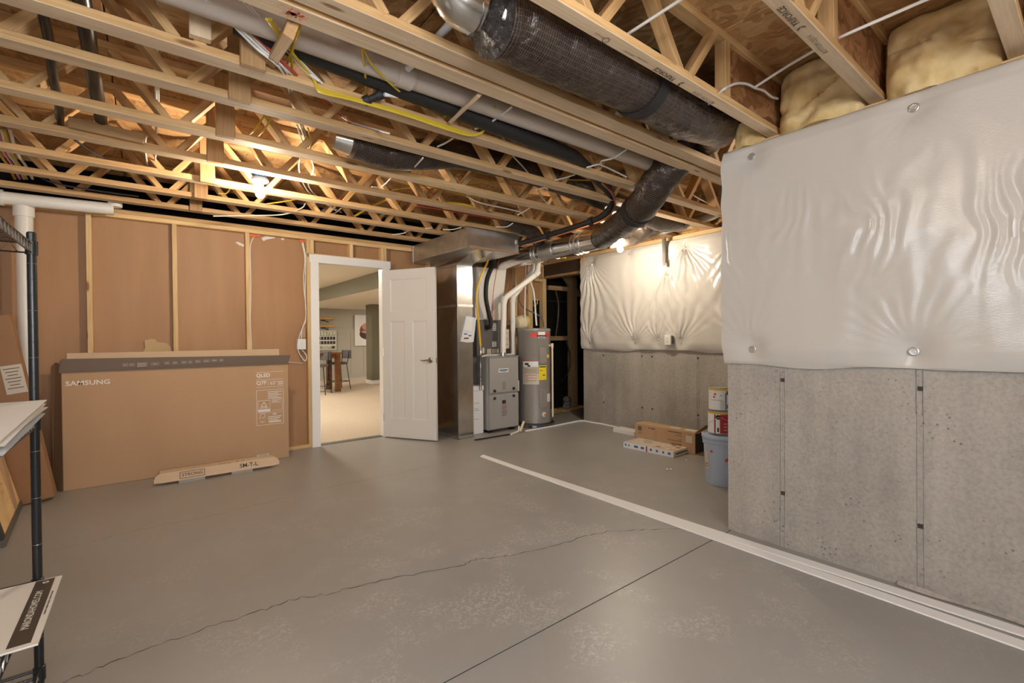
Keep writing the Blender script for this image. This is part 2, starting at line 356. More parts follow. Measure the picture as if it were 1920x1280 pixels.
# lump of spilled concrete along the wall foot
cs_ = MB().grid(lambda u, w: (WX-.02-.03*math.sin(u*9)*.3+w*.03, .62-.62*u, .004+.03*(1-abs(2*w-1))*(.5+.5*math.sin(u*14)*.5)), 20, 4).build('concrete_spill', 'concrete')
tag(cs_, 'low lump of spilled concrete along the foot of the near concrete wall', 'concrete')
for par, x0, ya, yb in ((wr, WX+.07, BACK_Y, CY), (wf, FX, CY, 4.63)):
    member('sill_plate', (x0+.075, ya, 2.378), (x0+.075, yb, 2.378), .14, .044, 'stud_wood', par)
# rim boards above the sills
struct(B(3.08, 3.11, BACK_Y, CY, 2.402, ZT).build('trim_1', 'osb_dark')); struct(B(5.06, 5.09, CY, 5.6, 2.402, ZT).build('trim_2', 'osb_ceiling'))

# left wall with the window, back wall
wl = MB()
for b in ((BACK_Y, WIN_Y0, 0, 2.4), (WIN_Y1, 5.62, 0, 2.4), (WIN_Y0, WIN_Y1, 0, WIN_Z0), (WIN_Y0, WIN_Y1, WIN_Z1, 2.4)): wl.box(LEFT_X-.2, LEFT_X, b[0], b[1], b[2], b[3])
struct(wl.build('wall_left', 'concrete'))
wfm = MB(); wx0, wx1, wz0, wz1 = WIN2
for b in ((LEFT_X-.2, wx0, 0, 2.4), (wx1, FX+.25, 0, 2.4), (wx0, wx1, 0, wz0), (wx0, wx1, wz1, 2.4)): wfm.box(b[0], b[1], BACK_Y-.2, BACK_Y, b[2], b[3])
struct(wfm.build('wall_front', 'concrete'))
w2 = structE('window_2', ((wx0+wx1)/2, BACK_Y-.1, wz0)); fr = MB(); yw = BACK_Y-.1; e = .05; xm = (wx0+wx1)/2
for b in ((wx0, wx1, wz0, wz0+e), (wx0, wx1, wz1-e, wz1), (wx0, wx0+e, wz0, wz1), (wx1-e, wx1, wz0, wz1), (xm-.025, xm+.025, wz0, wz1)): fr.box(b[0], b[1], yw-.04, yw+.04, b[2], b[3])
fr.build('window_frame', 'white_trim', w2)
for a, b in ((wx0+e, xm-.025), (xm+.025, wx1-e)): B(a, b, yw-.004, yw+.004, wz0+e, wz1-e).build('pane', 'window_glass', w2)
struct(B(LEFT_X-.2, 5.09, 5.75, 5.77, 2.4, ZT+.02).build('bay_shade_8', 'black_poly_and_shade')); struct(B(LEFT_X-.2, 5.09, 5.586, 5.599, 2.403, 2.53).build('bay_shade_10', 'black_poly_and_shade')); struct(B(LEFT_X-.2, 5.09, 5.60, 5.77, 2.52, 2.54).build('bay_shade_9', 'black_poly_and_shade'))  # black boards stand in for the shade of the joist bays beyond
struct(B(LEFT_X-.22, LEFT_X-.2, BACK_Y-.2, 5.62, 2.4, ZT).build('trim_3', 'osb_ceiling')); struct(B(LEFT_X-.2, FX+.3, BACK_Y-.22, BACK_Y-.2, 2.4, ZT).build('trim_4', 'osb_ceiling'))
w1 = structE('window_1', (LEFT_X-.1, (WIN_Y0+WIN_Y1)/2, WIN_Z0)); fr = MB(); xw = LEFT_X-.1; e = .05
for b in ((WIN_Y0, WIN_Y1, WIN_Z0, WIN_Z0+e), (WIN_Y0, WIN_Y1, WIN_Z1-e, WIN_Z1), (WIN_Y0, WIN_Y0+e, WIN_Z0, WIN_Z1), (WIN_Y1-e, WIN_Y1, WIN_Z0, WIN_Z1), ((WIN_Y0+WIN_Y1)/2-.025, (WIN_Y0+WIN_Y1)/2+.025, WIN_Z0, WIN_Z1)): fr.box(xw-.04, xw+.04, *b)
fr.build('window_frame', 'white_trim', w1); ym = (WIN_Y0+WIN_Y1)/2
for a, b in ((WIN_Y0+e, ym-.025), (ym+.025, WIN_Y1-e)): B(xw-.004, xw+.004, a, b, WIN_Z0+e, WIN_Z1-e).build('pane', 'window_glass', w1)

# subfloor: OSB panels over the joists
ceil = struct(B(LEFT_X-.25, ALC_X+.3, BACK_Y-.25, 5.75, ZT+.02, ZT+.06).build('ceiling', 'osb_dark'))
_x = LEFT_X-.2; row = 0
while _x < ALC_X+.2:
    x2 = min(_x+1.216, ALC_X+.25); y = BACK_Y-.2-(row % 2)*1.22
    while y < 5.7:
        a, b = max(y, BACK_Y-.2), min(y+2.434, 5.7)
        if b-a > .05: member('panel', (_x+(x2-_x)/2, a, ZT+.009), (_x+(x2-_x)/2, b, ZT+.009), x2-_x, .018, 'osb_ceiling', ceil, bevel=.003)
        y += 2.44
    _x += 1.222; row += 1

# stud wall with the door, seen from its unfinished side
DX0, DX1, DH = 1.55, 2.305, 2.075                # clear opening
wb = structE('wall_back', (1, WY, 0))
def dry(x0, x1, z0, z1, m='drywall_paper'): B(x0, x1, WY+.091, WY+.104, z0, z1).build('drywall_panel', m, wb)
for a, b in ((LEFT_X, -.376), (-.373, .849), (.852, DX0-.02)): dry(a, b, 0, 2.40)
dry(DX0-.02, 2.45, DH+.02, 2.40); dry(DX1+.02, 3.5, 0, DH+.018); dry(2.453, 3.5, DH+.02, 2.40); dry(3.503, 4.73, 0, 2.4); dry(4.733, 5.0, 1.82, 2.4)
B(4.733, ALC_X, WY+.091, WY+.104, 0, 1.80).build('black_sheet', 'black_poly_and_shade', wb); B(5.003, ALC_X, WY+.091, WY+.104, 1.803, 2.4).build('black_sheet', 'black_poly_and_shade', wb)
def stud(x, z0=.038, z1=2.326, y=WY+.0445, w=.038, m='stud_wood', d=.089): member('stud', (x, y, z0), (x, y, z1), d, w, m, wb, up=(1, 0, 0))
for x in (-1.08, -.376, .234, .849, 1.447, 1.487): stud(x)
for px in (659, 718): stud(P(px, 470, Y=WY).x, DH+.1)
for x in (2.345, 2.96, 3.58): stud(x)
for px, w in ((969, .038), (995.5, .09), (1022, .075), (1077, .15)): stud(P(px, 640, Y=WY).x, w=w, m='stud_wood' if px < 1060 else 'old_wood')
member('top_plate', (LEFT_X, WY+.0445, 2.345), (5.08, WY+.0445, 2.345), .089, .038, 'stud_wood', wb)
member('top_plate', (LEFT_X, WY+.0445, 2.383), (5.08, WY+.0445, 2.383), .089, .038, 'joist_wood', wb)
for a, b in ((LEFT_X, DX0-.02), (DX1+.02, 5.9)): member('bottom_plate', (a, WY+.0445, .019), (b, WY+.0445, .019), .089, .038, 'stud_wood', wb)
member('header', (1.42, WY+.0445, DH+.08), (2.36, WY+.0445, DH+.08), .089, .045, 'stud_wood', wb)
for x0, x1, px_y in ((4.80, 5.04, 528), (5.10, 5.60, 540), (5.08, 5.66, 634)): zz = P(1045, px_y, Y=WY).z; member('blocking', (x0, WY+.03, zz), (x1, WY+.03, zz), .05, .07 if px_y > 535 else .04, 'old_wood' if px_y > 535 else 'stud_wood', wb)
MB().prism([P(1057, 520, Y=WY+.02), P(1068, 518, Y=WY+.02), P(1092, 556, Y=WY+.02), P(1082, 556, Y=WY+.02)], (0, .04, 0)).build('brace', 'old_wood', wb)
# foam sealant dabs, plaster smears and the torn paper on the drywall
def blob(c, rx, ry, rz, name, m, par, seed=0, n=10):
    mb = MB(); random.seed(seed)
    ph = random.uniform(0, 9)
    def fn(u, w):
        a, b_ = 2*math.pi*u, math.pi*(w-.5); k = 1+.25*math.sin(3*a+ph)*math.cos(b_)+.12*math.sin(7*a-ph)
        return (c[0]+rx*k*math.cos(a)*math.cos(b_), c[1]+ry*math.sin(a)*math.cos(b_), c[2]+rz*k*math.sin(b_))
    return mb.grid(fn, n*2, n).build(name, m, par, smooth=True)
for px, py, s in ((472, 441, .028), (484, 441, .026), (479, 438, .022), (565, 452, .024), (572, 451, .022)): c = P(px, py, Y=WY+.07); blob(c, s*1.1, .02, s*.8, 'foam_dab', 'foam_orange', wb, int(px))
def flat(px, Y, m, name, par, th=.004):
    return MB().prism([P(x, y, Y=Y) for x, y in px], (0, th, 0)).build(name, m, par)
flat([(490, 446), (498, 443), (513, 443), (516, 446), (500, 449), (494, 452)], WY+.087, 'foam_white', 'plaster_smear', wb)
flat([(441, 454), (447, 453), (458, 459), (457, 462), (449, 460)], WY+.087, 'foam_white', 'plaster_smear', wb)
flat([(526, 447), (531, 446), (534, 449), (529, 450)], WY+.087, 'foam_white', 'plaster_smear', wb)
flat([(266, 664), (272, 652), (271, 638), (283, 635), (292, 636), (294, 641), (312, 643), (320, 650), (324, 664)], WY+.07, 'chip_board', 'torn_drywall_flap', wb, .014)

# door casing (jambs and head) and the open door
d1 = structE('door_1', (DX1, WY, 0)); ty = WY-.018
MB().box(DX0-.088, DX0, ty, WY, 0, DH).build('casing_side', 'white_trim', d1); MB().box(DX1, DX1+.088, ty, WY, 0, DH).build('casing_side', 'white_trim', d1)
B(DX0-.10, DX1+.10, ty-.004, WY, DH, DH+.09).build('casing_head', 'white_trim', d1)
MB().box(DX0-.018, DX0, WY, WY+.115, 0, DH).box(DX1, DX1+.018, WY, WY+.115, 0, DH).box(DX0-.018, DX1+.018, WY, WY+.115, DH, DH+.018).build('jamb', 'white_trim', d1)
B(DX0, DX1, WY+.02, WY+.12, 0, .006).build('threshold', 'coil_grey', d1)
hin = V((DX1-.012, WY-.02, 0)); lat = V((2.64, 4.885, 0)); dx = (lat-hin).normalized(); lat = hin+dx*.745; dn = V((dx.y, -dx.x, 0))   # dn points to the room side seen
if dn.dot(CAM-hin) < 0: dn = -dn
DW, T = .745, .035
def dpt(u, z, d=0): return hin + dx*u + dn*(d-T) + V((0, 0, z))
def dbox(u0, u1, z0, z1, d0, d1_): return MB().obox(dpt((u0+u1)/2, (z0+z1)/2, (d0+d1_)/2), dx*(u1-u0)/2, dn*(d1_-d0)/2, (0, 0, (z1-z0)/2))
leaf = dbox(0, DW, .012, 2.045, .012, T-.012).build('door_leaf', 'white_paint', d1)
for (a, b, c_, e_) in ((0, .115, .012, 2.045), (DW-.115, DW, .012, 2.045), (.115, DW-.115, .012, .24), (.115, DW-.115, 1.93, 2.045), (.115, DW-.115, 1.42, 1.54), (DW/2-.055, DW/2+.055, .24, 1.42)):
    dbox(a, b, c_, e_, 0, T).build('rail', 'white_paint', leaf)
for (a, b, c_, e_) in ((.115, DW-.115, 1.54, 1.93), (.115, DW/2-.055, .24, 1.42), (DW/2+.055, DW-.115, .24, 1.42)):   # sloped mouldings around the three panels
    for d0_, d1_ in ((T, T-.0115), (0, .0115)):
        w_ = .014; mo = MB(); O_ = [(a, c_), (b, c_), (b, e_), (a, e_)]; I_ = [(a+w_, c_+w_), (b-w_, c_+w_), (b-w_, e_-w_), (a+w_, e_-w_)]
        mo.add([dpt(u, z, d0_-(.003 if d0_ else -.003)) for u, z in O_]+[dpt(u, z, d1_) for u, z in I_], [(i_, (i_+1) % 4, 4+(i_+1) % 4, 4+i_) for i_ in range(4)]); mo.build('panel_moulding', 'white_paint', leaf)
for s, d_ in ((1, T), (-1, 0)):
    hd = MB().lathe(dpt(DW-.07, .955, d_), [(.034, 0), (.034, .004*s), (.028, .010*s), (.012, .012*s), (.011, .045*s), (.011, .052*s)], 20, dn)
    hd.tube(curve([dpt(DW-.07, .955, d_+.047*s), dpt(DW-.10, .955, d_+.050*s), dpt(DW-.14, .950, d_+.047*s), dpt(DW-.175, .956, d_+.045*s)], 5), [.010]*5+[.009]*5+[.007]*5+[.006], 8)
    hd.build('lever_handle', 'satin_nickel', leaf, smooth=True)
dbox(DW, DW+.001, .92, .98, .008, T-.008).build('latch_plate', 'satin_nickel', leaf)
for z in (.25, 1.05, 1.85): MB().tube([hin+V((.004, -.006, z-.045)), hin+V((.004, -.006, z+.045))], .006, 8).build('hinge', 'satin_nickel', d1)

# alcove beyond the concrete wall: side wall, beam over the opening
struct(B(ALC_X, ALC_X+.1, 4.4, 5.65, 0, 2.4).build('wall_alcove', 'black_poly_and_shade')); struct(B(5.2, ALC_X, 4.5, 4.6, 0, 2.4).build('wall_alcove_side', 'concrete'))
struct(B(4.98, 5.10, 4.63, WY, 2.175, 2.345).build('trim_5', 'beam_dark')); tb = struct(member('trim_6', (5.04, 4.4, 2.375), (5.04, WY, 2.375), .16, .05, 'joist_wood', None))
struct(member('trim_7', (5.04, 4.65, 2.155), (5.04, WY, 2.155), .14, .036, 'old_wood', None))
struct(B(5.08, ALC_X+.1, 4.3, 5.62, 2.402, 2.44).build('ceiling_alcove', 'osb_dark'))

# ------------------------------------------------------------------ finished room through the door
HX0, HX1, HY0, HY1, HC, SX, SZ = -1.2, 9.0, 5.62, 14.45, 2.42, 3.33, 2.12
struct(B(HX0, HX1, HY0, HY1, -.12, .003).build('floor_carpet', 'carpet'))
wh = struct(B(HX0, HX1, HY1, HY1+.1, 0, HC).build('wall_hall_far', 'hall_wall'))
struct(B(HX0-.1, HX0, HY0, HY1, 0, HC).build('wall_hall_left', 'hall_wall')); struct(B(HX1, HX1+.1, HY0, HY1, 0, HC).build('wall_hall_right', 'hall_wall'))
struct(MB().box(HX0, DX0-.02, HY0-.015, HY0, 0, HC).box(DX1+.02, HX1, HY0-.015, HY0, 0, HC).box(DX0-.02, DX1+.02, HY0-.015, HY0, DH+.02, HC).build('wall_hall_near', 'hall_wall'))
struct(B(HX0-.1, HX1+.1, HY0-.02, HY1+.1, HC, HC+.1).build('ceiling_hall', 'hall_ceiling'))
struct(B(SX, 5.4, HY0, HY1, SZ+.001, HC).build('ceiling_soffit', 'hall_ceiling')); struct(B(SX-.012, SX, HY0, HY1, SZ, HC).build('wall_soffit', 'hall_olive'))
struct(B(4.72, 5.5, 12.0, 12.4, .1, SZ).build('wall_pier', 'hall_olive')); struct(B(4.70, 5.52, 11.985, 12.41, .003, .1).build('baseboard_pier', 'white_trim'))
# wainscot boards and cap rail on the far wall
x = 3.0; k = 0
while x < 7.2:
    B(x+.003, x+.397, HY1-.018, HY1, .12, 1.42).build('wainscot_board', 'wainscot', wh); x += .4
B(3, 7.2, HY1-.03, HY1, 1.42, 1.52).build('cap_rail', 'wainscot', wh); B(3, 7.2, HY1-.026, HY1, .003, .12).build('base_rail', 'wainscot', wh)
for i, (lx, ly) in enumerate(((1.6, 7.4), (1.6, 10.2), (1.6, 12.8), (6.8, 8.0), (6.8, 12.6), (.2, 9))):  # unseen glowing discs added to light the finished room
    lo = thing('added_ceiling_light', 'added unseen ceiling disc lighting the finished carpeted room', 'ceiling light', (lx, ly, HC), 'added fill lights of the finished room')
    MB().lathe((lx, ly, HC), [(.17, 0), (.17, -.02), (.155, -.025)], 24).build('rim', 'white_trim', lo, smooth=True)
    MB().lathe((lx, ly, HC-.025), [(.15, 0), (.12, -.012), (.01, -.016)], 24).build('diffuser', 'hall_fill_light', lo, smooth=True)

# ================================================================== JOISTS
NODE0, PITCHX = .15, .61
def joist(yfar, w, x0, x1, label, group, osb_from=None, block=True, seed=0, bottom='joist_wood'):
    random.seed(seed); yc = yfar-w/2; j = thing('floor_joist', label, 'joist', (x0, yc, ZJ), group)
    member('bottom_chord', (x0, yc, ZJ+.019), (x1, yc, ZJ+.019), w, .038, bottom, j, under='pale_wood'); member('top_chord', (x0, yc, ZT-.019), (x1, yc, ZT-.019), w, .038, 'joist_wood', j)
    zb, zt = ZJ+.030, ZT-.030; k = math.ceil((x0-NODE0)/PITCHX); end = osb_from if osb_from else x1-.05
    while True:
        n = NODE0+k*PITCHX; k += 1
        if n > end: break
        for s in (-1, 1):
            m_ = n+s*PITCHX*.5
            if not x0 < m_ < end+.02: continue
            jit = random.uniform(-.004, .004); a = V((n+s*.034, yc+jit, zb)); b = V((m_-s*.034, yc+jit, zt))
            member('web', a, b, w-.006, .038, 'joist_wood', j, up=(0, 0, 1))
    if osb_from:
        member('end_post', (osb_from, yc, ZJ+.038), (osb_from, yc, ZT-.038), w-.004, .05, 'joist_wood', j, up=(1, 0, 0))
        member('end_panel', (osb_from+.025, yc, (ZJ+ZT)/2), (x1, yc, (ZJ+ZT)/2), .022, ZT-ZJ-.076, 'osb_dark', j, bevel=0)
    if block:
        member('block', (.382, yc-w/2-.0195, ZJ-.012), (.382, yc-w/2-.0195, ZT-.005), .095, .038, 'block_wood', j, up=(0, 1, 0))
    return j
XR = 5.055
T_L = 'open-web floor joist with lettering on its underside, beside the big black duct'
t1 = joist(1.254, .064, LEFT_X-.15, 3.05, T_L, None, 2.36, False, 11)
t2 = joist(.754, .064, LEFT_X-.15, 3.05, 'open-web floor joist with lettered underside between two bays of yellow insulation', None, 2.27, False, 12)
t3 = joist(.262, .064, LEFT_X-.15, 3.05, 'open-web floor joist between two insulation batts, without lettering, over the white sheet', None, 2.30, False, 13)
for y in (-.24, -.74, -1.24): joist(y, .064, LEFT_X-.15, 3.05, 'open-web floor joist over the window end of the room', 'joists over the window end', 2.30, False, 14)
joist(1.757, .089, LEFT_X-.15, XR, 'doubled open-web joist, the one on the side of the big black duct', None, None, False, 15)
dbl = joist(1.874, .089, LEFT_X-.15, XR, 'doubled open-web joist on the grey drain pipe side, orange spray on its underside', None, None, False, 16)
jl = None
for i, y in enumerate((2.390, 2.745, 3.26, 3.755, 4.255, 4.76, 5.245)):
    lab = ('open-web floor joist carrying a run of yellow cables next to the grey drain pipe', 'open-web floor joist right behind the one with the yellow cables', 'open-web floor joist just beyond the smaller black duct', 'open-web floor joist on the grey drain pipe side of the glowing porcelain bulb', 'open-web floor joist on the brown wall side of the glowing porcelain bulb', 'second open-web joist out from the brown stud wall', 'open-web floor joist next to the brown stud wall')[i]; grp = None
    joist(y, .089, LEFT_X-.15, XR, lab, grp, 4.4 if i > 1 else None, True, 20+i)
# lettering under the two printed joists
def under(j, px, py, s, size, bold=0, sx=1, dy=0):
    p = P(px, py, Z=ZJ); text(s, size, (p.x, p.y+dy, ZJ-.0008), (-1, 0, 0), (0, 1, 0), 'ink_brown', j, 'lettering', bold=bold, sx=sx)
under(t1, 1247, 139, 'TRIFORCE', .034, .001); under(t1, 1320, 183, 'BOTTOM OJ314', .028, 0, .95)
for px, py, s in ((1125, 66, 'SPF NO.2'), (1180, 100, 'OPEN JOIST'), (1205, 112, 'LONG SPAN')): under(t1, px, py, s, .013)
p = P(1136, 75, Z=ZJ); MB().lathe((p.x, p.y, ZJ-.0006), [(.016, 0), (.016, -.0005)], 20).build('stamp_ring', 'ink_brown', t1); MB().lathe((p.x, p.y, ZJ-.0012), [(.0125, 0), (.0125, -.0004)], 20).build('stamp_disc', 'pale_wood', t1)
for j, px, py in ((t1, 1276, 157), (t2, 1502, 52)):
    p = P(px, py, Z=ZJ); z = ZJ-.0008
    MB().add([(p.x+a, p.y+b, z) for a, b in ((.012, .015), (-.004, .015), (-.012, 0), (.0, 0), (.012, -.015), (-.004, -.015), (-.012, -.002), (0, -.002))], [(0, 1, 2, 3), (4, 5, 6, 7)]).build('logo', 'ink_brown', j)
under(t2, 1480, 30, 'TRIFORCE', .034, .001); under(t2, 1534, 83, 'BOTTOM OJ314', .028, 0, .95)
# orange paint mark on the doubled joist
o_ = P(556, 14, Z=ZJ); nrm = math.hypot
pm_ = MB()
for k in range(150):
    a_, r_ = random.uniform(0, 6.3), random.uniform(0, 1); x, y, q = o_.x+.07*r_*math.cos(a_), 1.828+.038*r_*math.sin(a_), random.uniform(.0012, .0045)*(1.3-r_); pm_.add([(x-q, y-q, ZJ-.0006), (x+q, y-q, ZJ-.0006), (x+q, y+q, ZJ-.0006), (x-q, y+q, ZJ-.0006)], [(3, 2, 1, 0)])
pm_.build('paint_spray', 'foam_orange', dbl)
# short blocks between joists
tag(member('blocking', (.193, 2.278, 2.442), (.193, 2.278, ZT-.04), .075, .038, 'pale_wood', None, up=(0, 1, 0)), 'grey weathered lumber block standing on the joist near the white and red cables', 'lumber')
tag(member('brace_board', P(905, 170, Y=1.90), P(850, 222, Y=2.26), .02, .085, 'pale_wood', None, up=(.6, 0, .8)), 'rough pale board bridging the doubled joist and the next joist', 'lumber')
tag(member('brace_board', P(548, 60, Y=1.9)+V((0, 0, .02)), P(512, 108, Y=2.27)+V((0, 0, .0)), .04, .085, 'block_wood', None, up=(.3, .2, 1)), 'rough pale board leaning behind the yellow and white cables', 'lumber')

# insulation batts stuffed over the near concrete wall and blankets
def batt(y0, y1, z0, z1, xf, label, seed, m='insulation', xb=3.06):
    def fn(u, w):
        y = y0+(y1-y0)*u; z = z0+(z1-z0)*w; e = (max(0, math.sin(math.pi*u))**.22)*(max(0, math.sin(math.pi*min(1, .33+w*.65)))**.35)
        n = noise.noise(V((y*6+seed, z*5, seed)))*.07+noise.noise(V((y*15, z*13, seed+4)))*.030+noise.noise(V((y*40, z*38, seed+8)))*.008
        cr = -.05*math.exp(-((z-(z0+z1)/2-.06*math.sin(y*9+seed))/.012)**2)*(.5+.5*math.sin(y*21+seed))
        return (xb-(xb-xf)*e-(n+cr)*e**.7, y, z)
    mb = MB().grid(fn, 34, 28); k = 29; n0 = len(mb.v)
    ring = [i*k for i in range(35)]+[34*k+j for j in range(1, 29)]+[i*k+28 for i in range(33, -1, -1)]+[j for j in range(27, 0, -1)]
    mb.v += [V((xb+.005, mb.v[i].y, mb.v[i].z)) for i in ring]; L = len(ring)
    mb.f += [(ring[i], ring[(i+1) % L], n0+(i+1) % L, n0+i) for i in range(L)]+[tuple(n0+i for i in range(L))]
    return tag(mb.build('insulation_batt', m, smooth=True), label, 'insulation')
batt(.765, 1.188, 2.357, 2.755, 2.845, 'yellow fibre insulation stuffed between the two lettered joists above the white sheet', 1)
batt(.268, .688, 2.357, 2.755, 2.84, 'yellow fibre insulation batt between the lettered joist and the unlettered joist', 2)
batt(-.235, .195, 2.357, 2.755, 2.84, 'yellow fibre insulation batt in the bay past the unlettered joist, away from the lettered one', 3)
batt(1.258, 1.45, 2.357, 2.755, 2.86, 'pale insulation wedge beside the big black duct bend above the white sheet', 4)
for i, (a, b) in enumerate(((1.88, 2.29), (2.76, 3.16), (3.27, 3.66))): tag(batt(a, b, 2.45, 2.75, 4.86, 'yellow insulation in the joist bays above the far wall sheet', 6+i, xb=5.05), None, None, 'insulation in the far wall bays')

# ================================================================== WALL SHEETS
def sheet(name, xf, y0, y1, z0, z1, pins, nu, nv, puff, amp, label, bow=None):
    def fn(u, w):
        y = y0+(y1-y0)*u; z = z0+(z1-z0)*w
        edge = min(1, (z-z0)/.09, (z1-z)/.07); d = puff*(.35+.65*max(0, edge)**.5)
        f = 0
        for (py, pz, dirn, k, s, a) in pins:
            dy, dz = y-py, (z-pz)*dirn; r = math.hypot(dy, dz)+1e-5; th = math.atan2(dy, dz)
            d -= puff*.62*math.exp(-(r/.075)**2)
            nz = noise.noise(V((py*3+th*1.3, r*2.2, pz)))
            ang = math.exp(-(th/s)**2); rad = (1-math.exp(-r/.05))*math.exp(-r/(.50 if not bow else .20))
            ph = k*th+2.2*nz+py*9
            f += a*amp*ang*rad*(abs(math.sin(ph))**1.6*2-1)
        d += f + (noise.noise(V((y*2.1, z*1.6, xf)))*.014 + noise.noise(V((y*9, z*2.2, xf+3)))*.004)*min(1, max(0, edge)*1.4)
        if bow: d += bow(y, z)
        return (xf-max(d, .006), y+.004*math.sin(z*30+y*11), z + (.010*math.sin(y*4.3)+.006*math.sin(y*11) if w == 0 else 0))
    mb = MB().grid(fn, nu, nv)
    # hems wrap back to the wall on the two open edges so the blanket has thickness
    n0 = len(mb.v); k = nv+1; ring = [i*k for i in range(nu+1)]; ring2 = [nu*k+j for j in range(nv+1)]; top = [i*k+nv for i in range(nu+1)]; ring0 = list(range(nv+1))
    for R_ in (ring, ring2, top, ring0):
        n0 = len(mb.v); mb.v += [V((xf-.002, mb.v[i].y, mb.v[i].z)) for i in R_]; mb.f += [(R_[i], R_[i+1], n0+i+1, n0+i) for i in range(len(R_)-1)]
    root = thing('insulation_blanket', label, 'wall sheet', (xf, (y0+y1)/2, z0)); o = mb.build('sheet', 'sheet', root, smooth=True)
    for p_ in o.data.polygons: p_.use_smooth = True
    return root, fn
def ripple(y, z):
    k = abs(math.sin(y*33+6*noise.noise(V((y*4, z*2.6, 1)))+2.0*noise.noise(V((y*11, z*7, 5)))))**3
    return (.0085*k + .0012*math.sin(y*85+z*6))*math.exp(-((z-1.66-.12*math.sin(y*2.1))/.24)**2)*max(0, .5+.9*noise.noise(V((y*3.1, z*1.9, 9))))
pn = []
for y in (1.298, .555, -.19, -.93): pn += [(y, 2.278, -1, 9, 1.0, .30), (y, 1.135, 1, 13, 1.1, .62)]
near, _fn = sheet('near', WX, BACK_Y+.01, CY+.012, 1.045, 2.352, pn, 260, 130, .050, .0060, 'large white woven plastic insulation blanket pinned with washers over the near concrete wall', ripple)
def washer(par, x, y, z, r=.02):
    w = MB().lathe((x, y, z), [(r, 0), (r, .0025), (r*.85, .004), (r*.8, .0025), (r*.45, .002), (r*.42, .0045), (r*.12, .0045)], 20, (-1, 0, 0)).build('washer', 'galvanized_dull', par)
for y in (1.298, .555, -.19, -.93):
    for z in (2.278, 1.135): washer(near, WX-.024, y, z)
# short return of the blanket around the corner is the thickness of its hem
fp = [(4.427, 2.28, -1, 17, .62, 1.9), (3.797, 2.278, -1, 9, .5, .25), (3.01, 2.281, -1, 13, .75, 1.35), (3.228, 2.04, -1, 15, .5, 1.3), (2.35, 2.28, -1, 13, .7, 1.2),
      (4.478, 1.124, 1, 12, .7, .9), (3.705, 1.135, 1, 13, .75, 1.2), (3.359, 1.13, 1, 11, .6, 1.0), (3.057, 1.131, 1, 12, .7, 1.1), (2.3, 1.13, 1, 12, .7, 1)]
far, _fn2 = sheet('far', FX, CY+.02, 4.63, 1.035, 2.352, fp, 330, 120, .055, .0135, 'white plastic insulation blanket gathered in fan folds on the far concrete wall')
for y, z in ((4.427, 2.28), (3.797, 2.278), (3.01, 2.281), (4.478, 1.124), (3.705, 1.135), (3.359, 1.13), (3.057, 1.131)): washer(far, FX-.03, y, z, .013)
# strap hanging down the sheet, outlet box below it
s = thing('metal_strap', 'grey metal strap hanging over the top of the far wall sheet', 'strap', (FX-.07, 3.228, 2.04))
MB().prism([(FX-.10, 3.255, 2.37), (FX-.10, 3.20, 2.37), (FX-.10, 3.213, 2.05), (FX-.10, 3.248, 2.05)], (-.006, 0, 0)).build('strap', 'chrome_dark', s); MB().box(FX-.118, FX-.106, 3.21, 3.222, 2.05, 2.37).build('lip', 'chrome_dark', s)
c = P(1252, 637, X=FX-.09)
s = thing('outlet_box', 'small white electrical outlet box on the far wall sheet', 'outlet', c)
B(FX-.095, FX-.055, c.y-.042, c.y+.042, c.z-.06, c.z+.06).build('box', 'white_plastic', s, bevel=.004); B(FX-.099, FX-.0945, c.y-.018, c.y+.018, c.z-.035, c.z+.035).build('receptacle', 'label_white', s)
for dz in (-.018, .018):
    for dy in (-.006, .006): B(FX-.1, FX-.0985, c.y+dy-.0015, c.y+dy+.0015, c.z+dz-.006, c.z+dz+.006).build('slot', 'ink', s)
B(FX-.088, FX-.06, c.y-.060, c.y-.0425, c.z-.045, c.z+.045).build('side_bracket', 'coil_grey', s)
tag(blob(P(1099, 488, X=FX-.02)+V((0, .02, -.03)), .03, .035, .085, 'foam_drip', 'gold_foam', None, 5), 'golden sealant foam drip hanging at the top corner of the far wall sheet', 'foam')

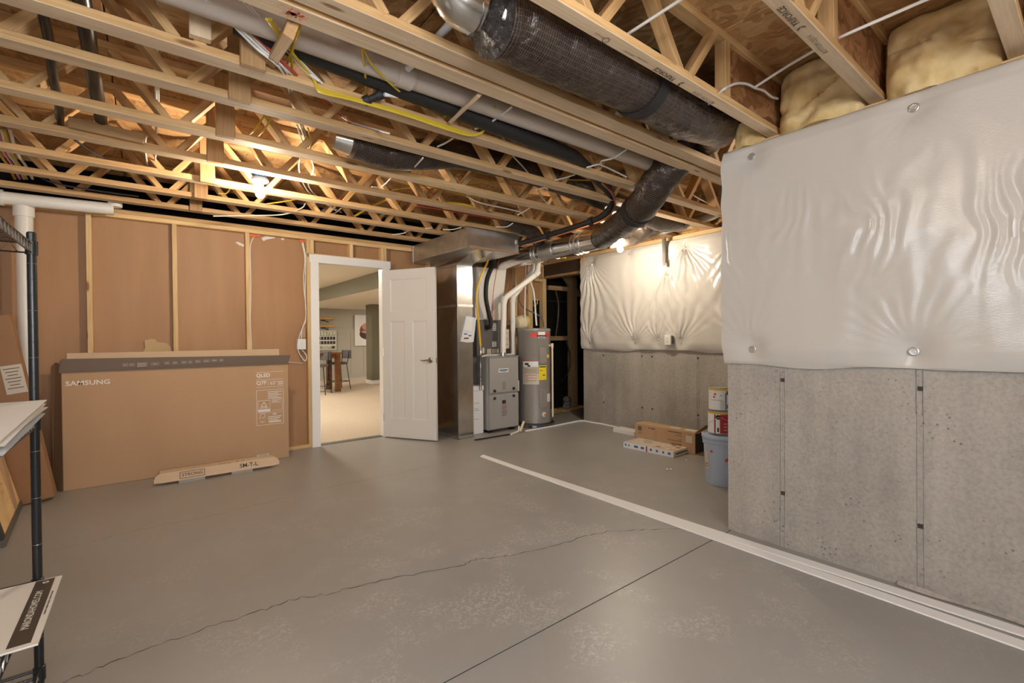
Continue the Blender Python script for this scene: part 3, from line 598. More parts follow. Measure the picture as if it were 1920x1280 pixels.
# ================================================================== DUCTS
def flex(name, pts, r, label, group=None, tapes=(), n=8, wrinkle=.05, group_=None):
    c = curve(pts, n); root = thing(name, label, 'duct', c[0], group); rr = []; L = 0; uvs = []
    for i, p in enumerate(c):
        if i: L += (p-c[i-1]).length
        rb_ = r if not isinstance(r, list) else r[min(i//n, len(r)-1)]*(1-(i % n)/n)+r[min(i//n+1, len(r)-1)]*((i % n)/n)
        rr.append(rb_*(1+wrinkle*noise.noise(V((L*9, rb_*7, len(pts))))+.02*math.sin(L*60))); uvs.append(L)
    N = 24; mb = MB().tube(c, rr, N); rnd = random.Random(3)
    for k, v in enumerate(mb.v):
        i = k//N; d = v-c[i]; v += d*(.03*noise.noise(v*13)+.02*noise.noise(v*31)); mb.v[k] = v
    me = bpy.data.meshes.new('duct_sleeve'); me.from_pydata([tuple(p) for p in mb.v], [], mb.f); uv = me.uv_layers.new(name='UVMap')
    for poly in me.polygons:
        for li, vi in zip(poly.loop_indices, poly.vertices):
            i, j = divmod(vi, N); a = j/N
            if len(poly.vertices) == 4 and j == 0 and any(vv % N == N-1 for vv in poly.vertices): a = 1.
            uv.data[li].uv = (uvs[min(i, len(uvs)-1)], a)
    bm = bmesh.new(); bm.from_mesh(me); bmesh.ops.recalc_face_normals(bm, faces=bm.faces); bm.to_mesh(me); bm.free()
    o = link('duct_sleeve', me, 'flex_foil', root, True)
    for i in tapes:
        i = min(i, len(c)-2); d = (c[i+1]-c[i]).normalized(); MB().tube([c[i]-d*.035, c[i]+d*.035], rr[i]*1.05, N).build('tape_band', 'tape_black', root, smooth=True)
    return root, c
main_pts = [P(922, 30, Y=1.46), P(960, 42, Y=1.46), P(1060, 92, Y=1.46), P(1190, 152, Y=1.46), P(1280, 205, Y=1.47), (2.84, 1.51, 2.56), (3.00, 1.66, 2.59), (3.06, 1.86, 2.555), (3.06, 2.06, 2.405), (3.12, 2.27, 2.26), P(1165, 421, Z=2.225), P(1127, 447, Y=3.28)]
fm, fc = flex('flexible_duct', main_pts, [.148]*5+[.146, .140, .134, .130, .126, .120, .114], 'large black foil flexible duct dropping through the doubled joist to the round metal duct', None, (25, 74), 8)
d0 = (fc[0]-fc[1]).normalized()
MB().tube([fc[0], fc[0]+d0*.02, fc[0]+d0*.05, fc[0]+d0*.07, fc[0]+d0*.10], [.146, .125, .085, .060, .088], 28).build('gathered_end', 'flex_dark', fm, smooth=True)
q = thing('metal_duct_boot', 'shiny metal duct stub at the gathered end of the big black duct', 'duct', fc[0]+d0*.3); MB().tube(curve([fc[0]+d0*.07, fc[0]+d0*.16+V((0, 0, .03)), fc[0]+d0*.20+V((0, 0, .12)), fc[0]+d0*.20+V((0, 0, .22))], 5), .085, 24).build('duct_stub', 'galvanized', q, smooth=True)
MB().tube([fc[0]+d0*.02+V((0, -.1, -.07)), fc[0]+V((.01, -.13, .06))], .007, 6).build('zip_tie', 'white_plastic', fm)
e = P(660, 265, Y=2.95)
flex('flexible_duct', [e, e+V((.3, .02, .0)), (2.0, 2.96, 2.59), (2.9, 2.96, 2.58), (3.8, 2.97, 2.50), (4.4, 2.95, 2.45), (4.75, 2.93, 2.50)], .105, 'black insulated flexible duct lying above the bottom chords in the bay behind the cables', None, (), 6)
tag(MB().lathe(e, [(.07, -.12), (.09, -.02), (.06, .02), (.01, .03)], 16, (1, 0, 0)).build('duct_collar', 'galvanized', smooth=True), 'small crumpled metal collar at the end of the black duct behind the cables', 'duct collar')
flex('flexible_duct', [P(1140, 452, Y=3.45), P(1190, 444, Y=3.3), P(1222, 418, Y=3.12), P(1245, 398, Y=3.05)], .085, 'short black flexible duct tucked behind the big duct near the bulb', None, (), 5)
flex('flexible_duct', [P(945, 412, Y=4.02), P(975, 425, Y=4.0), P(1000, 437, Y=4.05), P(1012, 455, Y=4.2)], .075, 'short black flexible duct rising behind the flat metal trunk duct', None, (), 5)
# round galvanised supply duct
pa, pb = P(1122, 449, Y=3.33), V((3.78, 5.35, 2.225)); rd = thing('round_metal_duct', 'round galvanized metal supply duct hanging under the joists by the furnace', 'duct', pa)
def lp(t_): return pa.lerp(pb, t_)
MB().tube([lp(0), lp(.14), lp(.141), lp(.49), lp(.491), lp(1)], [.104, .104, .108, .108, .112, .112], 32).build('duct_pipe', 'galvanized', rd, smooth=True)
for t_ in (.10, .135, .16, .42, .46, .49): MB().tube([lp(t_-.004), lp(t_+.004)], .1145, 32).build('seam_ring', 'galvanized_dull', rd, smooth=True)
for t_ in (.13, .47): c = lp(t_); MB().tube([c+V((.11*math.cos(a), 0, .11*math.sin(a))) for a in [math.pi*(k/16)-math.pi for k in range(17)]]+[c+V((.11, 0, .12))], .004, 6).build('hanger', 'galvanized_dull', rd, smooth=True)
MB().tube([lp(.31), lp(.42)], .1125, 32).build('foil_tape', 'galvanized_dull', rd, smooth=True)
# flat trunk duct and return drop
TX0, TX1, TY0, TZ0, TZ1 = 2.70, 3.41, 4.19, 2.18, 2.392
tk = thing('trunk_duct', 'flat rectangular sheet metal trunk duct under the joists over the return drop', 'duct', (TX0, TY0, TZ0))
B(TX0, TX1, TY0, WY, TZ0, TZ1).build('trunk', 'galvanized_dull', tk, bevel=.004); MB().box(TX0-.004, TX0+.03, TY0-.004, TY0+.05, TZ0-.004, TZ1).build('corner_seam', 'galvanized_dull', tk)
B(TX0-.004, TX0+.002, WY-.05, WY-.01, TZ0-.02, TZ1).build('end_flange', 'galvanized_dull', tk); B(TX0+.03, TX1, TY0-.005, TY0+.003, TZ0-.005, TZ0+.02).build('bottom_flange', 'cardboard', tk)
B(TX1-.05, TX1-.03, TY0-.006, TY0, 2.29, 2.33).build('clip', 'white_plastic', tk)
CX0, CX1, CYF, CYB = 2.925, 3.145, 4.765, 5.42
rt = thing('return_drop_duct', 'tall shiny sheet metal return duct standing on the floor beside the open door', 'duct', (CX0, CYF, 0))
for z0, z1, nm in ((.0, 1.60, 'lower_duct'), (1.605, 2.10, 'upper_duct')): B(CX0, CX1, CYF, CYB, z0+.004, z1).build(nm, 'galvanized', rt, bevel=.003)
MB().add([(CX0, CYF, 2.10), (CX1, CYF, 2.10), (CX1, CYB, 2.10), (CX0, CYB, 2.10), (CX0-.06, TY0+.06, TZ0), (CX1-.06, TY0+.06, TZ0), (CX1, CYB, TZ0), (CX0, CYB, TZ0)], [(0, 1, 5, 4), (1, 2, 6, 5), (2, 3, 7, 6), (3, 0, 4, 7), (0, 3, 2, 1), (4, 5, 6, 7)]).build('transition', 'galvanized', rt)
for z in (.018, 1.602, 2.10): MB().box(CX0-.005, CX1+.005, CYF-.005, CYF+.002, z-.014, z+.014).box(CX0-.005, CX0+.002, CYF-.005, CYB, z-.014, z+.014).build('drive_cleat', 'galvanized_dull', rt)
B(CX0-.004, CX0+.004, CYF-.004, CYF+.004, .03, 1.58).build('edge_bead', 'steel', rt)
# cross-broken left face: shallow diagonal creases
for z0, z1 in ((.05, 1.58), (1.63, 2.08)):
    c = ((CYF+CYB)/2, (z0+z1)/2); MB().add([(CX0-.001, CYF+.01, z0), (CX0-.001, CYB-.01, z0), (CX0-.001, CYB-.01, z1), (CX0-.001, CYF+.01, z1), (CX0-.014, *c)], [(0, 1, 4), (1, 2, 4), (2, 3, 4), (3, 0, 4)]).build('cross_break', 'galvanized', rt)
bg_ = thing('manual_pouch', 'clear plastic pouch of furnace papers taped to the return duct', 'papers', P(876, 640, Y=CYF-.01))
flat([(864, 640), (874, 592), (884, 593), (893, 597), (888, 641), (876, 642)], CYF-.016, 'bag_plastic', 'pouch', bg_, .010)
flat([(871, 618), (876, 594), (887, 596), (884, 622)], CYF-.019, 'label_white', 'sheet_of_paper', bg_, .003)
flat([(868, 637), (870, 622), (886, 624), (884, 640)], CYF-.018, 'paper', 'sheet_of_paper', bg_, .002)
for px, py, w in ((872, 626, .03), (872, 634, .05), (880, 629, .03)): p = P(px, py, Y=CYF-.0185); B(p.x-.015, p.x+w, p.y-.0012, p.y, p.z-.008, p.z+.008).build('print', 'label_blue' if py != 634 else 'ink', bg_)

# ================================================================== FURNACE CORNER
def onY(px, py, Y): return P(px, py, Y=Y)
FX0, FX1, FY0, FY1 = 3.40, 3.885, 4.80, 5.45
fu = thing('furnace', 'grey metal gas furnace cabinet standing on the floor', 'furnace', (FX0, FY0, 0))
B(FX0, FX1, FY0+.02, FY1, .035, .965).build('cabinet', 'furnace_grey', fu, bevel=.004)
B(FX0+.012, FX1-.004, FY0-.004, FY0+.02, .505, .955).build('upper_door', 'furnace_grey', fu, bevel=.006)
B(FX0+.012, FX1-.004, FY0-.004, FY0+.02, .045, .480).build('lower_door', 'furnace_grey', fu, bevel=.006)
B(FX0-.006, FX1+.006, FY0-.008, FY1, .960, .972).build('top_flange', 'furnace_grey', fu, bevel=.002)
for x, z in ((FX0+.085, .535), (FX1-.09, .545), (FX0+.085, .44), (FX1-.09, .45)):
    kn = MB().lathe((x, FY0-.004, z), [(.020, 0), (.018, .014), (.012, .016)], 16, (0, -1, 0)).build('door_latch', 'ink', fu, smooth=True); B(x-.004, x+.004, FY0-.024, FY0-.02, z-.014, z+.014).build('latch_grip', 'ink', kn)
pl = B(FX0+.15, FX0+.31, FY0-.008, FY0-.004, .765, .815).build('nameplate', 'label_white', fu)
B(FX0+.165, FX0+.295, FY0-.0095, FY0-.008, .785, .803).build('print', 'label_blue', pl); B(FX0+.19, FX0+.27, FY0-.0095, FY0-.008, .773, .778).build('print', 'ink', pl)
B(FX0+.205, FX0+.265, FY0-.006, FY0-.004, .36, .405).build('sight_window', 'ink', fu)
lb = B(FX0+.195, FX0+.30, FY0-.0055, FY0-.004, .185, .35).build('warning_label', 'furnace_grey', fu)
for k in range(8): z = .34-k*.019; B(FX0+.20, FX0+.20+(.09, .075, .085, .06)[k % 4], FY0-.0065, FY0-.0055, z-.0035, z+.0035).build('print', 'ink_red' if k in (0, 3) else 'ink_brown', lb)
lb = B(FX0+.205, FX0+.28, FY0-.0055, FY0-.004, .535, .645).build('info_label', 'furnace_grey', fu)
for k in range(6): z = .635-k*.017; B(FX0+.21, FX0+.21+(.06, .05, .055)[k % 3], FY0-.0065, FY0-.0055, z-.003, z+.003).build('print', 'ink_brown', lb)
B(FX1, FX1+.035, FY0+.03, FY0+.12, .50, .64).build('switch_box', 'label_white', fu, bevel=.003)
for x in (FX0+.06, FX1-.06): B(x-.03, x+.03, FY0+.05, FY1-.05, .0, .035).build('foot', 'black_rubber', fu)
# coil cabinet and supply plenum above
co_ = thing('coil_cabinet', 'dark grey evaporator coil cabinet sitting on top of the furnace', 'coil cabinet', (FX0, 5.02, .972))
B(FX0-.02, FX1-.02, 5.03, FY1+.03, .974, 1.455).build('case', 'coil_grey', co_, bevel=.004); B(FX0-.03, FX1-.01, 5.02, FY1+.035, 1.45, 1.462).build('top_rim', 'label_tan', co_)
for px, py, w, h, m_ in ((917, 660, .06, .085, 'label_tan'), (929, 658, .10, .06, 'label_tan'), (927, 645, .065, .07, 'label_white'), (927, 613, .055, .10, 'label_white'), (951, 635, .06, .26, 'label_tan')):
    p = onY(px, py, 5.027); lb = B(p.x-w/2, p.x+w/2, 5.0255, 5.030, p.z-h/2, p.z+h/2).build('sticker', m_, co_)
    for k in range(3): z = p.z+h*(.3-.3*k); B(p.x-w*.38, p.x+w*.3, 5.0245, 5.0255, z-.003, z+.003).build('print', 'ink_brown', lb)
pm = thing('supply_plenum', 'white wrapped sheet metal supply plenum above the coil cabinet', 'duct', (FX0, 5.08, 1.462))
MB().add([(FX0-.02, 5.06, 1.464), (FX1-.06, 5.06, 1.464), (FX1-.06, FY1, 1.464), (FX0-.02, FY1, 1.464), (FX0-.02, 5.06, 1.66), (FX1-.06, 5.06, 1.66), (FX1-.06, FY1, 1.66), (FX0-.02, FY1, 1.66),
          (FX0-.02, 5.02, 2.13), (FX1-.02, 5.02, 2.13), (FX1-.02, FY1, 2.13), (FX0-.02, FY1, 2.13)],
         [(3, 2, 1, 0), (0, 1, 5, 4), (1, 2, 6, 5), (2, 3, 7, 6), (3, 0, 4, 7), (4, 5, 9, 8), (5, 6, 10, 9), (6, 7, 11, 10), (7, 4, 8, 11), (8, 9, 10, 11)]).build('plenum_box', 'plenum_white', pm)
flat([(913, 600), (936, 566), (952, 548), (950, 552), (934, 572), (935, 600)], 5.012, 'label_tan', 'wrap_fold', pm, .006)
# filter cabinet
fi = thing('filter_cabinet', 'slim white filter cabinet between the return duct and the furnace', 'filter cabinet', (3.2, 4.88, 0))
B(3.175, 3.375, 4.885, 5.42, .0, .545).build('body', 'white_plastic', fi, bevel=.006); B(3.168, 3.382, 4.875, 5.42, .545, .605).build('lid', 'white_plastic', fi, bevel=.008)
for z, w in ((.39, .09), (.32, .07), (.30, .09), (.19, .08)): B(3.235, 3.235+w*.8, 4.8835, 4.885, z-.002, z+.002).build('print', 'ink_brown', fi)
B(3.18, 3.37, 5.02, 5.40, .607, .95).build('return_boot', 'coil_grey', fi)
# gas line
cable('gas_line', [onY(917, 480, 4.6)+V((0, .1, .1)), onY(915, 487, 4.72), onY(903, 515, 4.75), onY(894, 550, 4.75), onY(897, 600, 4.75), onY(901, 648, 4.75)], .013, 'gas_yellow', 'yellow flexible gas line dropping beside the furnace', None, 'gas line', 6, 8)
g = thing('gas_pipe', 'black iron gas pipe with drip leg and yellow valve left of the furnace', 'pipe', onY(901, 735, 4.75))
zs = [(onY(901, py, 4.75), r) for py, r in ((648, .012), (660, .012), (661, .017), (668, .017), (669, .011), (680, .011), (681, .018), (690, .018), (691, .011), (706, .011), (707, .018), (714, .018), (715, .011), (722, .011), (723, .016), (730, .016))]
MB().tube([a for a, b in zs], [b for a, b in zs], 10).build('pipe', 'chrome_dark', g, smooth=True); p = onY(904, 655, 4.75); B(p.x-.006, p.x+.02, p.y-.02, p.y-.012, p.z-.045, p.z+.02).build('valve_handle', 'label_tan', g)
p = onY(903, 668, 4.75); MB().tube([p, onY(912, 666, 4.9), onY(960, 664, 5.0)], .011, 8).build('branch', 'pvc', g, smooth=True)
# insulated line set and drain hose dropping to the coil
lsd = thing('insulated_line', 'black insulated refrigerant line hanging down to the coil cabinet', 'pipe', onY(918, 610, 4.95))
MB().tube(curve([onY(930, 478, 4.62), onY(922, 500, 4.8), onY(913, 525, 4.9), onY(911, 555, 4.93), onY(915, 580, 4.95), onY(920, 602, 4.96), onY(919, 612, 4.97), onY(911, 614, 5.03)], 6), .029, 12).build('foam_sleeve', 'black_rubber', lsd, smooth=True)
cable('thin_cable', [onY(936, 485, 4.7), onY(929, 520, 4.9), onY(924, 560, 4.95), onY(924, 600, 4.98), onY(922, 612, 5.0)], .004, 'ink_red', 'thin brown control wire beside the black insulated line', None)
# PVC flue pipes of the furnace
def pipe(name, pts, r, m_, label, group=None, cat='pipe', joints=(), n=14, smoothn=None):
    root = thing(name, label, cat, pts[0], group); MB().tube(curve(pts, smoothn) if smoothn else pts, r, n).build('pipe', m_, root, smooth=True)
    for i in joints: a = V(pts[i]); d = (V(pts[min(i+1, len(pts)-1)])-V(pts[max(i-1, 0)])).normalized(); MB().tube([a-d*.04, a+d*.04], r*1.16, n).build('coupling', m_, root, smooth=True)
    return root
def bend(a, b, c, k=.06):
    a, b, c = V(a), V(b), V(c); return [b+(a-b).normalized()*k, b+(a-b).normalized()*k*.35+(c-b).normalized()*k*.12, b+(c-b).normalized()*k*.35+(a-b).normalized()*k*.12, b+(c-b).normalized()*k]
A0, A1, A2, A3 = onY(943, 669, 4.90), onY(945, 560, 4.90), onY(1008, 512, 4.80), onY(1010, 470, 4.82); A0.z = .973
pipe('vent_pipe', [A0]+bend(A0, A1, A2)+bend(A1, A2, A3)+[A3], .038, 'pvc', 'white PVC vent pipe rising from the furnace front, angling to an elbow', None, 'pipe', (2, 6))
B0, B1, B2, B3 = onY(962, 668, 5.06), onY(961, 560, 5.06), onY(1000, 506, 5.0), onY(1003, 475, 5.0); B0.z = .973
pipe('vent_pipe', [B0]+bend(B0, B1, B2)+bend(B1, B2, B3)+[B3], .036, 'pvc', 'white PVC vent pipe behind the first, straight riser on the furnace right side', None, 'pipe', (2,))
c = onY(943, 667, 4.90); rb = thing('rubber_coupling', 'rubber coupling with steel clamps at the foot of the furnace vent pipe', 'coupling', c); MB().lathe((A0.x, A0.y, .973), [(.046, 0), (.046, .012), (.043, .013), (.043, .03), (.046, .031), (.046, .043)], 18).build('sleeve', 'steel', rb, smooth=True)
# water heater
HXc, HYc, HR = 4.235, 4.885, .226
wh_ = thing('water_heater', 'tall grey cylindrical water heater standing in a drain pan', 'water heater', (HXc, HYc, .012))
MB().lathe((HXc, HYc, 0), [(HR-.01, .05), (HR, .056), (HR, .10), (HR+.002, .102), (HR+.002, .11), (HR, .112), (HR, 1.285), (HR+.004, 1.29), (HR+.004, 1.325), (HR-.02, 1.335), (.01, 1.34)], 48).build('tank', 'heater_grey', wh_, smooth=True)
view = V((-HXc, -HYc, 0)).normalized(); sidev = V((-view.y, view.x, 0))
def cyl_patch(a0, a1, z0, z1, r, m_, name, par, n=10, th=.002):
    """a patch wrapped on the tank; angles measured from the direction of the room, positive to its right"""
    fn = lambda u, w: V((HXc, HYc, 0)) + (view*math.cos(a0+(a1-a0)*u)+sidev*math.sin(a0+(a1-a0)*u))*r + V((0, 0, z0+(z1-z0)*w))
    return MB().grid(fn, n, 1).build(name, m_, par, smooth=True)
def ha(px): # pixel -> angle on the tank
    d = (px-1003.5)/31.5; return math.asin(max(-.98, min(.98, d)))
if sidev.dot(CR) < 0: sidev = -sidev
def hz(py): return P(1003, py, Y=HYc-.15).z
def hpatch(px0, px1, py0, py1, m_, name, par=wh_, dr=.0015): return cyl_patch(ha(px0), ha(px1), hz(py1), hz(py0), HR+dr, m_, name, par)
hpatch(996, 1032, 624, 632, 'label_red', 'brand_band'); q = hpatch(1011, 1024, 622, 634, 'label_white', 'brand_label', dr=.003); hpatch(1009, 1026, 628, 631, 'ink', 'print', q, .004); hpatch(1012, 1023, 632, 633.5, 'label_blue', 'print', q, .004)
q = hpatch(982, 1011, 677, 688, 'label_white', 'warning_label'); hpatch(982, 1011, 675.6, 677, 'label_red', 'print', q, .002); hpatch(986, 993, 680, 684, 'ink', 'print', q, .003); hpatch(991, 996, 684, 687, 'ink', 'print', q, .003)
q = hpatch(982, 1011, 689, 699, 'label_tan', 'rating_label'); q2 = hpatch(982, 1012, 700, 720, 'label_tan', 'instruction_label')
for k in range(4): hpatch(984, 1009, 691+k*2, 691.6+k*2, 'ink_brown', 'print', q, .003)
for k in range(6): hpatch(984, 992 if k % 2 else 1008, 702.5+k*2.6, 703.2+k*2.6, 'ink_red' if k < 3 else 'ink_brown', 'print', q2, .003)
q = hpatch(1012, 1026, 685, 712, 'label_yellow', 'energy_label'); hpatch(1013, 1025, 686.5, 688.5, 'ink', 'print', q, .003); hpatch(1014, 1019, 693.5, 694.5, 'ink', 'print', q, .003); hpatch(1019, 1023, 702, 704, 'ink', 'print', q, .003)
hpatch(1027, 1031.5, 665, 671, 'label_yellow', 'small_tag'); hpatch(1027, 1033.5, 739, 754, 'label_white', 'small_label')
for pz0, pz1 in ((651, 682), (729, 764)): # element covers
    cyl_patch(ha(1013), ha(1026), hz(pz1), hz(pz0), HR+.010, 'heater_grey', 'element_cover', wh_)
    MB().obox(V((HXc, HYc, (hz(pz0)+hz(pz1))/2))+(view*math.cos(ha(1019.5))+sidev*math.sin(ha(1019.5)))*(HR-.002), (sidev*math.cos(ha(1019.5))-view*math.sin(ha(1019.5)))*.05, V((0, 0, (hz(pz0)-hz(pz1))/2)), (view*math.cos(ha(1019.5))+sidev*math.sin(ha(1019.5)))*.011).build('element_cover', 'heater_grey', wh_, bevel=.004)
a = ha(1021); dv = view*math.cos(a)+sidev*math.sin(a); c = V((HXc, HYc, hz(777)))+dv*HR
MB().lathe(c, [(.032, 0), (.03, .006), (.012, .007)], 18, dv).build('drain_plate', 'label_white', wh_, smooth=True); MB().lathe(c, [(.010, .005), (.010, .03), (.014, .031), (.014, .045), (.007, .05)], 12, dv).build('drain_valve', 'copper', wh_, smooth=True)
a = ha(1032); dv = view*math.cos(a)+sidev*math.sin(a); c = V((HXc, HYc, hz(648)))+dv*HR
rp = MB().tube([c-dv*.01, c+dv*.05], .016, 10).tube([c+dv*.045+V((0, 0, .03)), c+dv*.045+V((0, 0, -.03))], .018, 10).build('relief_valve', 'pvc_beige', wh_, smooth=True)
e = c+dv*.045; MB().tube([e+V((0, 0, -.03)), V((e.x, e.y, .13))], .013, 10).build('discharge_pipe', 'pvc_beige', wh_, smooth=True)
pn_ = thing('drain_pan', 'shallow grey drain pan under the water heater', 'pan', (HXc, HYc, 0))
MB().lathe((HXc, HYc, 0), [(.265, 0), (.275, .045), (.28, .048), (.27, .05), (.26, .012), (.01, .012)], 40).build('pan', 'coil_grey', pn_, smooth=True)
for px0, px1, m_ in ((992, 999, 'ink'), (999, 1007, 'label_tan'), (1007, 1014, 'label_blue')):
    a0, a1 = math.asin((px0-1003.5)/38), math.asin((px1-1003.5)/38); fn = lambda u, w, a0=a0, a1=a1: V((HXc, HYc, .008+.028*w))+(view*math.cos(a0+(a1-a0)*u)+sidev*math.sin(a0+(a1-a0)*u))*(.2685+.006*w+.001)
    MB().grid(fn, 4, 1).build('label', m_, pn_, smooth=True)
# heater supports: block under the tank so it stands in the pan
MB().lathe((HXc, HYc, .012), [(.20, 0), (.20, .042)], 24).build('base_ring', 'coil_grey', wh_, smooth=True)
# expansion tank and water lines
ec = onY(979, 604, 5.2); et = thing('expansion_tank', 'small beige expansion tank mounted behind the water heater', 'tank', ec)
MB().lathe(ec, [(.02, -.17), (.07, -.155), (.098, -.10), (.102, -.02), (.106, -.015), (.106, .0), (.102, .005), (.098, .07), (.07, .12), (.02, .135)], 28, (.92, .2, .1)).build('tank', 'tank_beige', et, smooth=True)
MB().lathe(ec, [(.1035, .03), (.1025, .05)], 28, (.92, .2, .1)).build('band_label', 'label_yellow', et, smooth=True)
top = V((HXc, HYc, 1.335))
cable('water_line', [onY(1006, 610, 5.0)+V((0, 0, 0)), onY(1004, 585, 5.05), onY(1003, 570, 5.1), onY(1000, 545, 5.12), onY(992, 520, 5.15), onY(990, 500, 5.2)], .013, 'white_plastic', 'white water line with valve rising from the water heater', None, 'pipe', 5, 10)
cable('water_line', [onY(1020, 613, 4.95), onY(1017, 598, 4.98), onY(1005, 588, 5.05), onY(985, 579, 5.15), onY(974, 565, 5.2), onY(974, 550, 5.2), onY(980, 538, 5.2)], .011, 'coil_grey', 'grey braided water line arching over to the water heater', None, 'pipe', 6, 10)
cable('water_line', [onY(985, 612, 5.1), onY(984, 580, 5.12), onY(985, 540, 5.15), onY(986, 490, 5.2)], .011, 'pvc', 'straight beige water line beside the expansion tank', None, 'pipe', 3, 10)
tag(MB().lathe(onY(1003, 571, 5.1), [(.018, -.03), (.02, 0), (.014, .03)], 12).build('valve', 'label_tan', smooth=True), 'small brass ball valve on the water line above the heater', 'valve'); p = onY(1007, 566, 5.06); B(p.x-.006, p.x+.006, p.y-.01, p.y, p.z-.035, p.z+.035).build('lever', 'label_yellow', bpy.data.objects['valve'], bevel=.003)
cable('conduit', [onY(1042, 545, 5.45), onY(1047, 570, 5.4), onY(1046, 600, 5.4), onY(1042, 630, 5.42)], .011, 'chrome_dark', 'grey tube hanging in front of the black sheet in the alcove', None, 'tube', 6, 8)
cable('conduit', [onY(1062, 640, 5.45), onY(1070, 670, 5.45), onY(1066, 695, 5.45), onY(1052, 714, 5.42), onY(1038, 719, 5.4)], .011, 'chrome_dark', 'grey tube looping out of the dark alcove behind the heater', None, 'tube', 6, 8)
s = thing('smoke_detector_light', 'small yellow lamp holder under the beam top beside the far sheet', 'lamp holder', onY(1055, 482, 4.75)); p = onY(1056, 482, 4.75); B(p.x-.05, p.x+.05, p.y-.02, p.y+.02, p.z-.018, p.z+.018).build('body', 'label_yellow', s, bevel=.004)
# debris on the alcove bottom plate
for k, (px, py) in enumerate(((1048, 772), (1060, 768), (1052, 764), (1066, 772))):
    p = onY(px, py, 5.42); tag(member('scrap_lath', (p.x-.18, 5.40+.03*k, .012+.012*k), (p.x+.2, 5.36+.02*k, .012+.014*k), .05, .012, 'old_wood', None), 'flat wood scrap lying in the dark alcove behind the heater', 'wood scrap', 'wood scraps in the alcove')
for k, (px, py) in enumerate(((1062, 763), (1064, 756), (1063, 749))): p = onY(px, py, 5.42); tag(blob((p.x, 5.42, p.z), .07, .05, .05, 'rag_bundle', 'coil_grey', None, k), 'crumpled grey bundle in the dark alcove', 'bundle', 'bundles in the alcove')
# condensate lines on the floor
def fz(px, py, z=.013): q = P(px, py, Z=0); return V((q.x, q.y, z))
cable('floor_hose', [fz(985, 810), fz(1030, 802), fz(1075, 793), fz(1093, 790.5), fz(1112, 794), fz(1130, 797), fz(1158, 803)], .013, 'white_plastic', 'white plastic drain hose running along the floor to the far wall', None, 'hose', 5, 8)
s = thing('drain_fitting', 'white PVC drain elbow and beige stub on the floor in front of the furnace', 'pipe', fz(972, 812))
MB().tube([fz(958, 816, .014), fz(966, 813, .014), fz(973, 810, .014)], .014, 10).tube([fz(973, 810, .014), fz(973, 808, .06)], .014, 10).build('elbow', 'white_plastic', s, smooth=True)
a = fz(975, 811, .016); MB().tube([a, a+V((.12, .07, .10))], .016, 10).build('stub', 'pvc_beige', s, smooth=True)
cable('floor_hose', [fz(890, 826, .01), fz(915, 822, .01), fz(945, 817, .01), fz(960, 815, .01)], .009, 'black_rubber', 'black hose on the floor along the furnace front', None, 'hose', 4, 6)
# pipes along the top of the far wall
vp = [P(1190, 447, X=4.70), P(1262, 427, X=4.70), P(1335, 405, X=4.70), P(1348, 395, X=4.70), P(1354, 380, X=4.72), P(1356, 345, X=4.72)]
pipe('drain_pipe', vp, .042, 'pvc_grey', 'PVC pipe along the top of the far wall with an upturned elbow', None, 'pipe', (3,), smoothn=4)
pipe('drain_pipe', [P(1196, 441, X=4.84), P(1270, 422, X=4.84), P(1360, 396, X=4.84)], .040, 'pvc_grey', 'second PVC pipe tucked behind the elbowed pipe above the far wall', None)

# ================================================================== PIPES AND CABLES IN THE JOISTS
pipe('drain_pipe', [(-.6, 2.1, 2.50), (1.0, 2.1, 2.495), (3.25, 2.1, 2.51)], .056, 'pvc_grey', 'long grey white PVC drain pipe lying beside the doubled joist', None, 'pipe', (1,), 18)
cable('pex_pipe', [(1.0, .4, 2.52), (1.0, 1.3, 2.51), (1.0, 1.9, 2.50), P(725, 167, Y=2.24), P(712, 177, Y=2.26)], .0175, 'clear_tube', 'translucent water pipe crossing over the doubled joist', None, 'pipe', 5, 10)
p = P(700, 183, Y=2.26); tag(MB().lathe(p, [(.024, -.05), (.024, -.02), (.017, -.018), (.017, .02), (.024, .022), (.024, .05)], 14, (.6, -.5, .3)).build('pipe_fitting', 'tape_black', smooth=True), 'black coupling at the end of the translucent pipe', 'fitting')
cable('pex_pipe', [P(720, 176, Y=2.22), P(750, 180, Y=2.22), P(800, 188, Y=2.22), P(850, 192, Y=2.22)], .012, 'clear_tube', 'thin translucent tube running along the joist from the black coupling', None, 'pipe', 4, 8)
ls = [P(440, 40, Y=2.2), P(600, 105, Y=2.2), P(760, 168, Y=2.2), P(960, 246, Y=2.21), P(1040, 278, Y=2.24), P(1085, 300, Y=2.29), P(1122, 338, Y=2.47), P(1143, 360, Y=2.62), P(1147, 385, Y=2.75), P(1125, 408, Y=2.95), P(1070, 428, Y=3.3), P(1010, 447, Y=3.8), P(975, 457, Y=4.12)]
r_ = thing('line_set', 'black insulated refrigerant line set looping down from the joists to the trunk duct', 'pipe', ls[0]); cc = curve(ls, 6); MB().tube(cc, [.050]*24+[.046]*6+[.040]*12+[.034]*12+[.030]*(len(cc)-54), 12).build('foam_sleeve', 'black_rubber', r_, smooth=True)
MB().tube([q+V((.0, -.03, -.03)) for q in cc[36:]], .008, 8).build('copper_line', 'copper', r_, smooth=True)
for i in (56, 64): d = (cc[i+1]-cc[i]).normalized(); MB().tube([cc[i]-d*.02, cc[i]+d*.02], .045, 12).build('tape_wrap', 'tape_black', r_, smooth=True)
cable('black_pipe', [(-.30, 1.9, 2.56), (-.305, 2.45, 2.55), (-.31, 2.8, 2.53), (-.33, 3.1, 2.50), (-.35, 3.5, 2.49), (-.375, 3.8, 2.47)], .019, 'black_metal', 'slim black pipe passing through the joists over the wire rack', None, 'pipe', 5, 10)
